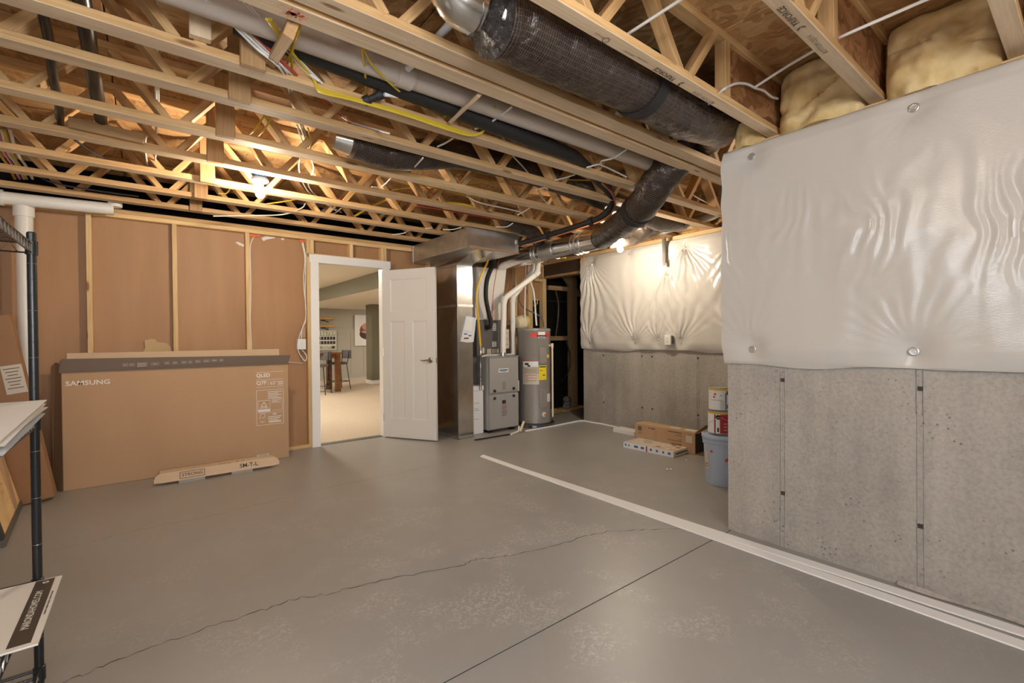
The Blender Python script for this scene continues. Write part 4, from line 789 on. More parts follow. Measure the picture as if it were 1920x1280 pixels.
cable('black_pipe', [(-.17, 1.9, 2.53), (-.175, 2.6, 2.52), (-.18, 3.1, 2.51), (-.185, 3.72, 2.50)], .030, 'black_metal', 'thick black pipe passing through the joists over the wire rack', None, 'pipe', 4, 12)
tag(member('green_board', P(128, 228, Y=3.62), P(270, 260, Y=3.62), .02, .06, 'old_wood', None), 'short dull green treated board lying across the joist bay under the black pipes', 'lumber')
# big PVC drain at the left end of the stud wall
s = thing('drain_stack', 'white PVC drain stack with horizontal branch at the end of the brown stud wall', 'pipe', (-.755, 5.42, 0))
xs = -.755; ya = 5.40
MB().tube([(xs, ya, .0), (xs, ya, 2.36)], .050, 20).build('stack_pipe', 'pvc', s, smooth=True)
for z0, z1, r in ((2.02, 2.10, .060), (2.10, 2.24, .055), (2.22, 2.33, .064)): MB().tube([(xs, ya, z0), (xs, ya, z1)], r, 20).build('hub', 'pvc', s, smooth=True)
MB().tube([(LEFT_X+.01, 5.36, 2.345), (xs, 5.36, 2.350), (-.20, 5.36, 2.365)], .050, 20).build('branch_pipe', 'pvc', s, smooth=True); MB().tube([(LEFT_X+.1, 5.36, 2.345), (-.86, 5.36, 2.348)], .062, 20).build('hub', 'pvc', s, smooth=True)
c = P(216, 384, Y=5.36); MB().lathe((c.x, c.y, c.z-.02), [(.045, -.0), (.05, .01), (.05, .06)], 18).build('cleanout_cap', 'pvc', s, smooth=True)
CG = 'cables threaded through the joists'
WL = 'white electrical cable threaded through the open joist webs'
def wc(*pts, r=.0055, m_='white_cable', lab=WL, grp=CG): cable('electrical_cable', [P(a, b, Z=c_) if k == 'z' else P(a, b, Y=c_) for (a, b, c_, k) in pts], r, m_, lab, grp)
wc((387, 0, 2.05, 'y'), (420, 30, 2.1, 'y'), (480, 90, 2.2, 'y'), (530, 135, 2.28, 'y'), (548, 195, 2.60, 'z'), (565, 240, 2.56, 'z'), (578, 278, 2.5, 'z'))
wc((391, 0, 2.05, 'y'), (430, 34, 2.1, 'y'), (490, 92, 2.2, 'y'), (538, 136, 2.28, 'y'), (552, 195, 2.60, 'z'), (570, 242, 2.56, 'z'), (583, 280, 2.5, 'z'))
wc((395, 0, 2.06, 'y'), (440, 38, 2.12, 'y'), (500, 95, 2.22, 'y'), (545, 138, 2.29, 'y'), (620, 190, 2.62, 'z'), (650, 225, 2.57, 'z'), (730, 250, 2.5, 'y'))
wc((402, 0, 2.07, 'y'), (450, 45, 2.14, 'y'), (505, 93, 2.22, 'y'), (555, 140, 2.3, 'y'), (640, 218, 2.6, 'z'), (680, 255, 2.6, 'z'), (720, 300, 2.55, 'z'), (755, 318, 2.5, 'z'), m_='red_cable', r=.008, lab='red electrical cable threaded through the open joist webs', grp='red cables in the joists')
wc((455, 0, 1.95, 'y'), (480, 28, 2.05, 'y'), (520, 75, 2.15, 'y'), (570, 130, 2.25, 'y'), (598, 152, 2.28, 'y'))
wc((460, 0, 1.96, 'y'), (492, 36, 2.06, 'y'), (530, 80, 2.15, 'y'), (580, 132, 2.25, 'y'), (604, 156, 2.29, 'y'))
wc((288, 0, 2.62, 'z'), (289, 55, 2.58, 'z'), (290, 110, 2.56, 'z'), (293, 200, 2.52, 'z'), (292, 270, 2.5, 'z'), (291, 312, 2.49, 'z'))
wc((294, 0, 2.62, 'z'), (293, 60, 2.57, 'z'), (295, 130, 2.56, 'z'), (296, 205, 2.52, 'z'), (283, 235, 2.55, 'z'), (272, 268, 2.5, 'z'), (276, 308, 2.48, 'z'))
wc((557, 235, 2.52, 'z'), (568, 275, 2.5, 'z'), (562, 300, 2.55, 'z'), (561, 320, 2.52, 'z'), (572, 350, 2.52, 'z'), (590, 370, 2.5, 'z'), (640, 398, 2.5, 'z'))
wc((583, 296, 2.58, 'z'), (588, 318, 2.54, 'z'), (578, 345, 2.52, 'z'), (594, 368, 2.5, 'z'), (630, 395, 2.47, 'z'))
wc((577, 240, 2.52, 'z'), (583, 262, 2.5, 'z'), (581, 278, 2.48, 'z'), m_='yellow_cable', lab='yellow electrical cable threaded through the open joist webs', grp='yellow cables in the joists')
YL, YG = 'yellow electrical cable threaded through the open joist webs', 'yellow cables in the joists'
for k in range(3):
    dy = -.006*k
    cable('electrical_cable', [P(500+4*k, 36, Y=1.95), P(545, 95, Y=2.15), P(588, 148, Y=2.285), P(600, 166+k*3, Y=2.285+dy), P(660, 183+k*2, Y=2.285+dy), P(760, 212+k*2, Y=2.285+dy), P(850, 240+k*3, Y=2.285+dy), P(890, 252+k, Y=2.285+dy), P(912, 240, Y=2.25), P(922, 215, Y=2.18), P(928, 195+4*k, Y=2.05)], .006, 'yellow_cable', 'yellow electrical cable stapled along the side of the joist beside the grey drain pipe', 'yellow cables stapled along one joist', 'cable', 4)
wc((556, 45, 1.95, 'y'), (550, 80, 2.1, 'y'), (547, 130, 2.3, 'y'), m_='yellow_cable', lab=YL, grp=YG); wc((564, 46, 1.95, 'y'), (556, 70, 2.0, 'y'), (538, 120, 2.3, 'y'), m_='yellow_cable', lab=YL, grp=YG)
wc((679, 90, 1.95, 'y'), (684, 130, 2.1, 'y'), (688, 180, 2.35, 'y'), m_='yellow_cable', lab=YL, grp=YG); wc((681, 90, 1.95, 'y'), (705, 130, 2.05, 'y'), (760, 180, 2.2, 'y'), (800, 205, 2.26, 'y'), m_='yellow_cable', lab=YL, grp=YG)
wc((495, 217, 2.55, 'z'), (480, 240, 2.5, 'z'), (468, 252, 2.48, 'z'), m_='yellow_cable', lab=YL, grp=YG); wc((510, 220, 2.55, 'z'), (496, 242, 2.5, 'z'), (484, 255, 2.48, 'z'), m_='yellow_cable', lab=YL, grp=YG)
wc((862, 345, 3.2, 'y'), (900, 342, 3.3, 'y'), (960, 338, 3.4, 'y'), (1030, 336, 3.0, 'y'), (1105, 338, 2.7, 'y'), m_='yellow_cable', lab=YL, grp=YG)
wc((735, 356, 3.9, 'y'), (770, 352, 3.9, 'y'), (820, 353, 3.7, 'y'), (870, 366, 3.6, 'y'), (900, 370, 3.6, 'y'), m_='yellow_cable', lab=YL, grp=YG)
wc((665, 405, 4.9, 'y'), (700, 385, 4.5, 'y'), (728, 373, 4.3, 'y'), m_='yellow_cable', r=.011, lab=YL, grp=YG); wc((840, 380, 3.9, 'y'), (870, 383, 3.85, 'y'), (895, 390, 3.8, 'y'), m_='yellow_cable', r=.010, lab=YL, grp=YG)
wc((433, 335, 2.5, 'z'), (432, 350, 2.46, 'z'), (425, 362, 2.44, 'z'), (410, 363, 2.44, 'z'), m_='yellow_cable', lab=YL, grp=YG); wc((500, 382, 4.6, 'y'), (530, 378, 4.6, 'y'), (555, 374, 4.6, 'y'), m_='yellow_cable', lab=YL, grp=YG)
wc((780, 385, 3.85, 'y'), (830, 393, 3.9, 'y'), (900, 405, 3.95, 'y'), (935, 412, 3.95, 'y'), m_='red_cable', r=.007, lab='red electrical cable threaded through the open joist webs', grp='red cables in the joists')
wc((793, 347, 3.6, 'y'), (808, 360, 3.65, 'y'), (823, 376, 3.7, 'y'), m_='red_cable', lab='red electrical cable threaded through the open joist webs', grp='red cables in the joists')
wc((755, 318, 3.1, 'y'), (770, 318, 3.05, 'y'), (780, 310, 2.9, 'y'), (793, 296, 2.75, 'y')); wc((697, 350, 3.6, 'y'), (712, 351, 3.6, 'y'), (722, 345, 3.5, 'y'), (733, 334, 3.3, 'y'))
wc((700, 270, 2.6, 'z'), (715, 295, 2.55, 'z'), (730, 308, 2.5, 'z')); wc((777, 292, 2.58, 'z'), (800, 310, 2.56, 'z'), (830, 332, 2.55, 'z'), (850, 345, 2.5, 'z')); wc((923, 225, 2.56, 'z'), (935, 245, 2.55, 'z'), (948, 266, 2.52, 'z'))
wc((890, 242, 2.28, 'y'), (915, 232, 2.2, 'y'), (945, 212, 2.05, 'y'), (960, 200, 1.95, 'y')); wc((820, 275, 2.68, 'y'), (835, 268, 2.6, 'y'), (850, 259, 2.45, 'y'))
wc((875, 368, 3.55, 'y'), (900, 380, 3.5, 'y'), (940, 389, 3.5, 'y'), (975, 397, 3.5, 'y')); wc((1005, 355, 2.9, 'y'), (1020, 352, 2.85, 'y'), (1027, 355, 2.8, 'y')); wc((962, 293, 2.5, 'z'), (980, 312, 2.5, 'z'), (995, 330, 2.5, 'z')); wc((1006, 352, 2.54, 'z'), (1018, 372, 2.52, 'z'), (1030, 385, 2.5, 'z'))
wc((1175, 280, 1.95, 'y'), (1150, 296, 2.1, 'y'), (1128, 302, 2.2, 'y'), (1128, 310, 2.25, 'y'), (1140, 315, 2.3, 'y'), (1175, 332, 2.3, 'y'), r=.006); wc((1100, 314, 2.25, 'y'), (1118, 309, 2.23, 'y'), (1128, 308, 2.25, 'y')); wc((1040, 338, 2.65, 'y'), (1060, 333, 2.55, 'y'), (1078, 327, 2.45, 'y'))
wc((1285, 356, 2.5, 'y'), (1310, 372, 2.5, 'y'), (1342, 388, 2.5, 'y'), lab='tan cable draped in front of the black duct near the wall corner', grp=None); wc((970, 403, 3.6, 'y'), (985, 395, 3.5, 'y'), (1000, 385, 3.4, 'y'))
wc((400, 405, 4.95, 'y'), (470, 404, 4.95, 'y'), (530, 402, 4.8, 'y'), (565, 390, 4.6, 'y'), (572, 382, 4.5, 'y')); wc((590, 380, 2.5, 'z'), (600, 395, 2.48, 'z'), (625, 400, 2.48, 'z'), (640, 390, 2.5, 'z')); wc((735, 440, 4.95, 'y'), (757, 437, 4.9, 'y'), (768, 432, 4.85, 'y'), (810, 427, 4.6, 'y')); wc((830, 430, 4.4, 'y'), (850, 430, 4.3, 'y'), (865, 426, 4.2, 'y')); wc((930, 425, 3.8, 'y'), (950, 425, 3.8, 'y'), (962, 418, 3.75, 'y'))
for k, (m_, dx_) in enumerate((('yellow_cable', 0), ('pink_cable', 9), ('white_cable', 17), ('yellow_cable', 22), ('white_cable', 33))):
    wc((dx_-14, 245, 2.55, 'z'), (dx_-2, 285, 2.52, 'z'), (dx_+16, 312, 2.5, 'z'), (dx_+28, 335, 2.48, 'z'), m_=m_, r=.009, lab={'yellow_cable': YL, 'pink_cable': 'pink electrical cable dropping between the joists over the drain stack', 'white_cable': WL}[m_], grp={'yellow_cable': YG, 'pink_cable': None, 'white_cable': CG}[m_])
wc((60, 325, 4.9, 'y'), (110, 345, 4.95, 'y'), (200, 360, 5.0, 'y'), (260, 368, 5.0, 'y'), m_='black_rubber', lab='black cable lying over the joists above the brown wall', grp=None, r=.007)
wc((140, 262, 3.85, 'y'), (165, 280, 4.05, 'y'), (193, 296, 4.15, 'y'), m_='black_rubber', lab='dark strap hanging diagonally between two joists under the black pipes', grp=None, r=.007)
# cables strung across the lettered joists
cable('electrical_cable', [(1.62, -.4, 2.50), (1.621, .5, 2.502), (1.622, 1.0, 2.50), (1.63, 1.73, 2.495), (1.64, 1.95, 2.49)], .0065, 'white_cable', 'white cable strung straight across the joists under the middle of the big black duct', None)
cable('electrical_cable', [(2.37, -.4, 2.50), (2.372, .43, 2.50), (2.376, .73, 2.50), P(1480, 122, Y=.98), P(1416, 163, Y=1.165)], .0065, 'white_cable', 'white cable strung across to the lettered joist next to the yellow insulation', None)
cable('electrical_cable', [(2.56, 2.0, 2.49), (2.545, 1.77, 2.50), (2.52, 1.45, 2.505), P(1350, 173, Y=1.175), P(1368, 161, Y=1.172), P(1385, 156, Y=1.17), P(1402, 158, Y=1.168), P(1416, 165, Y=1.168), P(1432, 170, Y=1.168), P(1446, 181, Y=1.168), P(1458, 185, Y=1.168)], .0065, 'white_cable', 'white cable crossing under the big black duct bend and curling over the joist end', None)
# light fixtures
def fixture(x, y, label, gm='bulb_glass', drop=0):
    s = thing('bulb_fixture', label, 'light bulb', (x, y, ZJ-.012-drop)); z = ZJ-.012-drop
    MB().lathe((x, y, z), [(.058, .012), (.058, -.004), (.05, -.012), (.026, -.02), (.024, -.046), (.018, -.052)], 24).build('porcelain_base', 'ceramic', s, smooth=True)
    MB().lathe((x, y, z-.05), [(.013, 0), (.015, -.008), (.024, -.020), (.030, -.036), (.031, -.048), (.027, -.064), (.016, -.075), (.003, -.078)], 16).build('bulb', gm, s, smooth=True)
    MB().lathe((x, y, z+.012), [(.05, 0), (.05, .05)], 8).build('junction_box', 'label_blue', s)
    if drop: MB().tube([(x, y, z+.06), (x, y, ZJ+.03)], .008, 8).build('stem', 'steel', s)
fixture(.683, 3.86, 'bare glowing bulb in a white porcelain holder below the joists of the room'); fixture(4.15, 3.32, 'bare glowing bulb by the far wall sheet near the round duct end', 'bulb_mid', .112)
fixture(.72, .50, 'bare glowing bulb in a porcelain holder over the middle of the window end', 'bulb_dim'); fixture(1.5, -.95, 'bare glowing bulb in a porcelain holder next to the front concrete wall', 'bulb_dim')

# ================================================================== THINGS ON THE FLOOR
# television carton
bx0, bx1, by0, by1, bh = -.535, 1.155, 5.20, 5.37, .968
tv = thing('television_carton', 'large upright brown television carton standing in front of the brown stud wall', 'carton', ((bx0+bx1)/2, 5.28, 0))
B(bx0, bx1, by0, by1, 0, bh).build('carton_body', 'cardboard', tv, bevel=.004)
MB().prism([(bx0-.012, by0-.012, bh-.005), (bx1-.004, by0-.012, bh-.005), (bx1+.018, by0-.03, bh+.075), (bx1+.014, by0-.032, bh+.085), (bx0+.01, by0-.03, bh+.105), (bx0-.004, by0-.024, bh+.085)], (0, .006, .001)).build('printed_flap', 'box_brown_print', tv)
B(bx0+.02, bx1-.05, by1-.012, by1-.004, bh, 1.115).build('back_flap', 'cardboard_light', tv, bevel=.002)
MB().prism([(bx0-.004, by0+.02, 0), (bx0-.075, by1-.02, 0), (bx0-.075, by1-.02, bh+.04), (bx0-.045, by1-.05, bh+.075), (bx0-.004, by0+.03, bh+.06)], (.005, .003, 0)).build('side_flap', 'cardboard_dark', tv)
yf = by0-.0012
def bt(s, size, px, py, m_='white_print', bold=0, sx=1, align='CENTER', y=yf): p = P(px, py, Y=y); return text(s, size, p, (1, 0, 0), (0, 0, 1), m_, tv, 'lettering', align, bold, sx)
p = P(134, 719.5, Y=yf); text('S', .052, p, (1, 0, 0), (0, 0, 1), 'white_print', tv, 'lettering', 'LEFT', .0022, 1.12)
p = P(165.5, 717.5, Y=yf); text('SAMSUNG', .052, p, (1, 0, 0), (0, 0, 1), 'white_print', tv, 'lettering', 'CENTER', .0010, 1.16); bpy.data.objects.remove([o for o in tv.children if o.name.startswith('lettering')][0])
def prect(x0, x1, z0, z1, m_='white_print', y=yf, name='print', par=tv): return B(x0, x1, y-.0006, y, z0, z1).build(name, m_, par)
q0, q1 = P(480, 700, Y=yf).x, P(531, 700, Y=yf).x
def zp(px, py): return P(px, py, Y=yf).z
for py in (697, 711, 725): z = zp(505, py); prect(q0, q1, z-.0015, z+.0015)
text('QLED', .050, (q0, yf, zp(490, 704)), (1, 0, 0), (0, 0, 1), 'white_print', tv, 'lettering', 'LEFT', .0014)
text('Q7F', .052, (q0, yf, zp(490, 718)), (1, 0, 0), (0, 0, 1), 'white_print', tv, 'lettering', 'LEFT', .0012)
text('65"', .050, (P(506, 718, Y=yf).x, yf, zp(510, 718)), (1, 0, 0), (0, 0, 1), 'white_print', tv, 'lettering', 'LEFT'); prect(P(503, 718, Y=yf).x-.001, P(503, 718, Y=yf).x+.001, zp(503, 722), zp(503, 713.5))
for k in range(4): z = zp(525, 714.3+k*2); prect(P(521, 718, Y=yf).x, q1-.004*(k % 2), z-.0022, z+.0022)
# approval panel: frame, blank code field, certification marks and text lines
za, zb_ = zp(505, 795.5), zp(505, 730); e = .0035
for b in ((q0, q1, za, za+e), (q0, q1, zb_-e, zb_), (q0, q0+e, za, zb_), (q1-e, q1, za, zb_)): prect(*b)
H_ = zb_-za; Wd = q1-q0
def rel(u0, u1, v0, v1, m_='white_print'): return prect(q0+Wd*u0, q0+Wd*u1, zb_-H_*v1, zb_-H_*v0, m_)
for k in range(5): rel(.42, .93-.12*(k % 2), .06+k*.045, .078+k*.045)
for (u0, u1, v0, v1) in ((.05, .50, .30, .312), (.05, .50, .62, .632), (.05, .062, .30, .63), (.49, .50, .30, .63), (.05, .95, .655, .662), (.55, .95, .27, .276), (.944, .95, .27, .60), (.55, .95, .594, .60)): rel(u0, u1, v0, v1)
rel(.06, .49, .55, .625); rel(.12, .42, .50, .52)
for k in range(3): rel(.56, .9-.1*(k % 2), .30+k*.035, .313+k*.035)
def tri(u, v, s, w=.012):
    c = [(q0+Wd*u, zb_-H_*v+s), (q0+Wd*u-s, zb_-H_*v-s*.7), (q0+Wd*u+s, zb_-H_*v-s*.7)]; mb = MB()
    for a, b in zip(c, c[1:]+c[:1]): mb.bar((a[0], yf-.0004, a[1]), (b[0], yf-.0004, b[1]), .0006, .006, (0, 0, 1) if abs(a[0]-b[0]) > abs(a[1]-b[1]) else (1, 0, 0))
    mb.build('certification_mark', 'white_print', tv)
tri(.27, .42, .026)
cx, cz = q0+Wd*.22, zb_-H_*.76
MB().tube([(cx+a, yf-.0004, cz+b) for a, b in ((-.03, -.02), (-.018, -.005), (-.022, .01), (-.012, .028), (0, .036), (.012, .028), (.022, .01), (.018, -.008), (.006, -.006), (.0, -.018))], .0028, 4).build('tree_mark', 'white_print', tv)
text('FSC', .026, (cx, yf, zb_-H_*.91), (1, 0, 0), (0, 0, 1), 'white_print', tv); text('MIX', .02, (q0+Wd*.66, yf, zb_-H_*.71), (1, 0, 0), (0, 0, 1), 'white_print', tv, bold=.001)
for k in range(3): rel(.42, .92-.06*k, .77+k*.05, .79+k*.05)
rel(.44, .90, .91, .945)
q = flat([(482, 853), (504, 849), (504, 857), (482, 861.5)], by0-.003, 'label_white', 'barcode_label', tv, .002)
for k in range(9): p = P(485+2*k, 854.5-.4*k, Y=by0-.0036); prect(p.x, p.x+.0025+.002*(k % 2), p.z-.010, p.z+.010, 'ink_brown', by0-.0032, 'bar', q)
# pictograms on the dark flap
fy = by0-.0265
def frame(px, py, w, h):
    p = P(px, py, Y=fy); mb = MB(); t_ = .0016
    for b in ((-w/2, w/2, h/2-t_, h/2), (-w/2, w/2, -h/2, -h/2+t_), (-w/2, -w/2+t_, -h/2, h/2), (w/2-t_, w/2, -h/2, h/2)): mb.box(p.x+b[0], p.x+b[1], fy-.0008, fy, p.z+b[2], p.z+b[3])
    return mb.build('pictogram', 'pvc_grey', tv)
for px, py, w in ((235, 684, .035), (247, 683.5, .035), (291, 682, .055), (313, 680.5, .035), (328, 680, .035), (345, 679, .04), (357, 678.5, .025), (371, 677.5, .04), (387, 676.5, .05), (402, 675.5, .04), (415, 675, .03)):
    frame(px, py, w, .024); p = P(px, py, Y=fy); B(p.x-w*.3, p.x+w*.3, fy-.0008, fy, p.z-.003, p.z+.003).build('pictogram', 'pvc_grey', tv)
for k in range(4): p = P(267, 680.5+k*2, Y=fy); B(p.x-.035, p.x+.035-.01*(k % 2), fy-.0008, fy, p.z-.002, p.z+.002).build('pictogram', 'pvc_grey', tv)
# low carton on pads in front of it
sx0, sx1, sy0 = .085, .955, 4.87
sb = thing('mount_carton', 'low light brown mount carton lying in front of the television carton', 'carton', (.5, 5.0, 0))
MB().prism([(sx0, sy0, .022), (sx0, sy0+.02, .100), (sx0, sy0+.125, .100), (sx0, sy0+.125, .022)], (sx1-sx0, 0, 0)).build('carton_body', 'cardboard_light', sb)
for x, s_ in ((sx0, -1), (sx1, 1)): MB().prism([(x, sy0+.003, .024), (x, sy0+.022, .097), (x+s_*.03, sy0+.017, .078), (x+s_*.042, sy0+.012, .052), (x+s_*.038, sy0+.004, .026)], (0, .005, 0)).build('end_flap', 'cardboard_light', sb)
for a, b in ((.21, .40), (.60, .77)): B(a, b, sy0+.004, sy0+.12, 0, .022).build('foam_pad', 'furnace_grey', sb)
up_ = V((0, .02, .078)).normalized(); nn = V((0, -.078, .02)).normalized()
def sc(px, zf): x_ = P(px, 890, Y=sy0+.01).x; return V((x_, sy0+.02*zf, .022+.078*zf))+nn*.0008
text('STRONG', .036, sc(361, .5), (1, 0, 0), up_, 'ink', sb, bold=.0004, sx=1.05); text('SM-T-L', .050, sc(467, .5), (1, 0, 0), up_, 'ink', sb, bold=.0006)
c = sc(361, .5); mb = MB()
for b in ((-.090, .090, .024, .028), (-.090, .090, -.028, -.024), (-.090, -.086, -.028, .028), (.086, .090, -.028, .028)):
    a_ = [c+V((1, 0, 0))*x_+up_*z_ for x_, z_ in ((b[0], b[2]), (b[1], b[2]), (b[1], b[3]), (b[0], b[3]))]; mb.add(a_, [(0, 1, 2, 3)])
mb.build('logo_frame', 'ink', sb)
for k, px in enumerate((415, 422, 430, 446, 456)): x_ = P(px, 870, Y=sy0+.05).x; B(x_-.018, x_+.012, sy0+.04, sy0+.055, .1002, .1008).build('print', 'ink_brown', sb)
# white trim boards on the floor
def trim(a, b, c, d, label, h):
    q = [P(*p_, Z=h) for p_ in (a, b, c, d)]
    for k, (near_, far_) in enumerate(((2, 1), (3, 0))):           # carry the boards on past the frame, along the wall
        t_ = (-1.1-q[far_].y)/(q[near_].y-q[far_].y); q[near_] = q[far_].lerp(q[near_], t_)
    o = MB().prism([V((p_.x, p_.y, .001)) for p_ in q], (0, 0, h-.001)).build('trim_board', 'white_trim', bevel=.002); return tag(o, label, 'trim board')
trim((900, 855), (906, 851.5), (1940, 1207), (1940, 1224), 'long white trim board on the floor, the one whose far end sticks out free', .009)
trim((950, 873), (955, 869), (1940, 1183.3), (1940, 1199), 'long white trim board on the floor, the one next to the concrete wall', .008)
# cartons by the far wall
def obox_floor(name, a, b, depth, h, m_, label, cat='carton', z0=0):
    a, b = P(*a, Z=0), P(*b, Z=0); a.z = b.z = 0; d = (b-a).normalized(); n = V((-d.y, d.x, 0)); n = n if n.x > 0 else -n
    r_ = thing(name, label, cat, (a+b)/2)
    o = MB().obox((a+b)/2+n*depth/2+V((0, 0, z0+h/2)), (b-a)/2, n*depth/2, (0, 0, h/2)).build('carton_body', m_, r_, bevel=.003); return r_, a, b, d, n
lc, a, b, d, n = obox_floor('long_carton', (1191, 829), (1303, 853), .17, .225, 'cardboard', 'long brown carton with an open end flap lying against the far wall')
L = (b-a).length; z = .225
MB().prism([b+n*.01+V((0, 0, z)), b+n*.16+V((0, 0, z)), b+n*.17+d*.10+V((0, 0, z+.085)), b+n*.02+d*.10+V((0, 0, z+.085))], (0, 0, .004)).build('end_flap', 'cardboard_dark', lc)
MB().prism([b+n*.16+V((0, 0, .01)), b+n*.16+V((0, 0, z-.01)), b+n*.20+d*.14+V((0, 0, z-.03)), b+n*.20+d*.14+V((0, 0, .02))], (.004, .002, 0)).build('end_flap', 'cardboard_dark', lc)
MB().prism([b+n*.01, b+n*.15, b+n*.15+d*.13, b+n*.03+d*.13], (0, 0, .004)).build('end_flap', 'cardboard', lc)
MB().obox(b-d*.004+n*.085+V((0, 0, .1125)), d*.006, n*.075, (0, 0, .10)).build('dark_inside', 'shadow_gap', lc)
def ct(s, size, u, zf, bold=0, sx=1, m_='ink_brown'): return text(s, size, a.lerp(b, u)-n*.0012+V((0, 0, .225*zf)), -d, (0, 0, -1), m_, lc, 'lettering', 'LEFT', bold, sx)
ct('MASON', .030, .795, .33, .0008, 1.15)
for (u0, u1, z0, z1) in ((.055, .125, .66, .88), (.06, .12, .56, .585), (.06, .115, .50, .52), (.35, .352, .2, .75), (.38, .382, .2, .75), (.35, .38, .745, .75), (.25, .27, .82, .90), (.29, .31, .82, .89), (.315, .335, .82, .89), (.34, .36, .82, .89), (.58, .80, .86, .90), (.70, .80, .74, .76), (.75, .80, .555, .575), (.57, .80, .47, .495), (.64, .81, .14, .21)):
    k = 9 if (u0, z0) == (.055, .66) else 7 if z0 == .14 else 1
    for i in range(k):
        f0 = u0+(u1-u0)*i/k; f1 = u0+(u1-u0)*(i+.62)/k if k > 1 else u1; MB().obox(a.lerp(b, (f0+f1)/2)-n*.0006+V((0, 0, .225*(z0+z1)/2)), d*L*(f1-f0)/2, n*.0005, (0, 0, .225*(z1-z0)/2)).build('print', 'ink_brown', lc)
MB().obox(a.lerp(b, .91)-n*.0006+V((0, 0, .15)), d*.035, n*.0005, (0, 0, .035)).build('clear_tape', 'label_tan', lc)
for u in (.62, .86): MB().obox(a.lerp(b, u)+n*.09+V((0, 0, .2258)), d*.06, n*.03, (0, 0, .0006)).build('tape_strip', 'label_white' if u > .7 else 'label_tan', lc)
fc_, a, b, d, n = obox_floor('flat_carton', (1169, 838), (1263, 858), .36, .062, 'label_tan', 'thin white flat carton with printed side lying on the floor before the brown carton')
L = (b-a).length; MB().obox((a+b)/2-n*.0005+V((0, 0, .031)), d*L/2, n*.0006, (0, 0, .031)).build('printed_side', 'label_white', fc_)
MB().obox(a.lerp(b, .485)-n*.0012+V((0, 0, .031)), d*.008, n*.0006, (0, 0, .030)).build('stripe', 'can_red', fc_)
for u, w in ((.05, .02), (.12, .015), (.27, .05), (.40, .04), (.57, .025), (.69, .025), (.81, .02), (.92, .03)): MB().obox(a.lerp(b, u)-n*.0012+V((0, 0, .033)), d*w/2, n*.0006, (0, 0, .012)).build('print', 'label_blue', fc_)
MB().prism([a.lerp(b, .55)+n*.02+V((0, 0, .0625)), b-d*.02+n*.02+V((0, 0, .0625)), b-d*.02+n*.33+V((0, 0, .0625)), a.lerp(b, .82)+n*.33+V((0, 0, .0625))], (0, 0, .0006)).build('photo_panel', 'cardboard_light', fc_)
for k in range(8): MB().obox(a.lerp(b, .64+.045*k)+n*(.07+.055*(k % 4))+V((0, 0, .0636)), d*.022, n*.012, (0, 0, .0005)).build('print', 'label_white' if k % 3 else 'ink_brown', fc_)
for u, nn_ in ((.28, .22), (.34, .15)): MB().obox(a.lerp(b, u)+n*nn_+V((0, 0, .0628)), d*.05, n*.006, (0, 0, .0005)).build('print', 'ink_brown', fc_)
MB().obox(b+n*.18+d*.0006+V((0, 0, .031)), d*.0006, n*.14, (0, 0, .008)).build('print', 'ink_brown', fc_)
wc_, a, b, d, n = obox_floor('white_carton', (1149, 809), (1189, 817.5), .16, .05, 'label_white', 'small plain white carton at the far wall beyond the brown carton')
# paint bucket and cans near the wall corner
bc = V((3.755, 1.955, 0))
bk = thing('paint_bucket', 'pale blue five gallon plastic bucket with red dots by the wall corner', 'bucket', bc)
MB().lathe(bc, [(.128, .0), (.130, .006), (.148, .325), (.156, .326), (.157, .334), (.150, .336), (.150, .350), (.160, .351), (.160, .362), (.151, .364), (.151, .375)], 40).build('pail', 'bucket_blue', bk, smooth=True)
MB().lathe(bc, [(.150, .375), (.163, .376), (.165, .385), (.163, .402), (.155, .410), (.150, .406), (.147, .398), (.01, .398)], 40).build('lid', 'bucket_blue', bk, smooth=True)
vw = V((-bc.x, -bc.y, 0)).normalized(); sw = V((-vw.y, vw.x, 0)); sw = sw if sw.dot(CR) > 0 else -sw
def wrap(c, r0, r1, z0, z1, a0, a1, m_, name, par, n=10):
    fn = lambda u, w: c+(vw*math.cos(a0+(a1-a0)*u)+sw*math.sin(a0+(a1-a0)*u))*(r0+(r1-r0)*w)+V((0, 0, z0+(z1-z0)*w)); return MB().grid(fn, n, 1).build(name, m_, par, smooth=True)
def dot(c, r, a, z, s, m_, par, name='paint_dot'):
    dv = vw*math.cos(a)+sw*math.sin(a); return MB().lathe(c+dv*(r-.001)+V((0, 0, z)), [(s, 0), (s*.9, .0025)], 12, dv).build(name, m_, par)
for a_, z_, s_ in ((-.62, .275, .012), (.18, .215, .012), (.25, .225, .011)): dot(bc, .131+.018*z_/.33+.0012, a_, z_, s_, 'ink_red', bk)
wrap(bc, .1395, .1455, .12, .27, -1.25, -.85, 'label_tan', 'label', bk)
for k in range(6): wrap(bc, .141+.0003*k, .1415+.0003*k, .14+.02*k, .147+.02*k, -1.2, -.9, 'ink_brown', 'print', bk, 4)
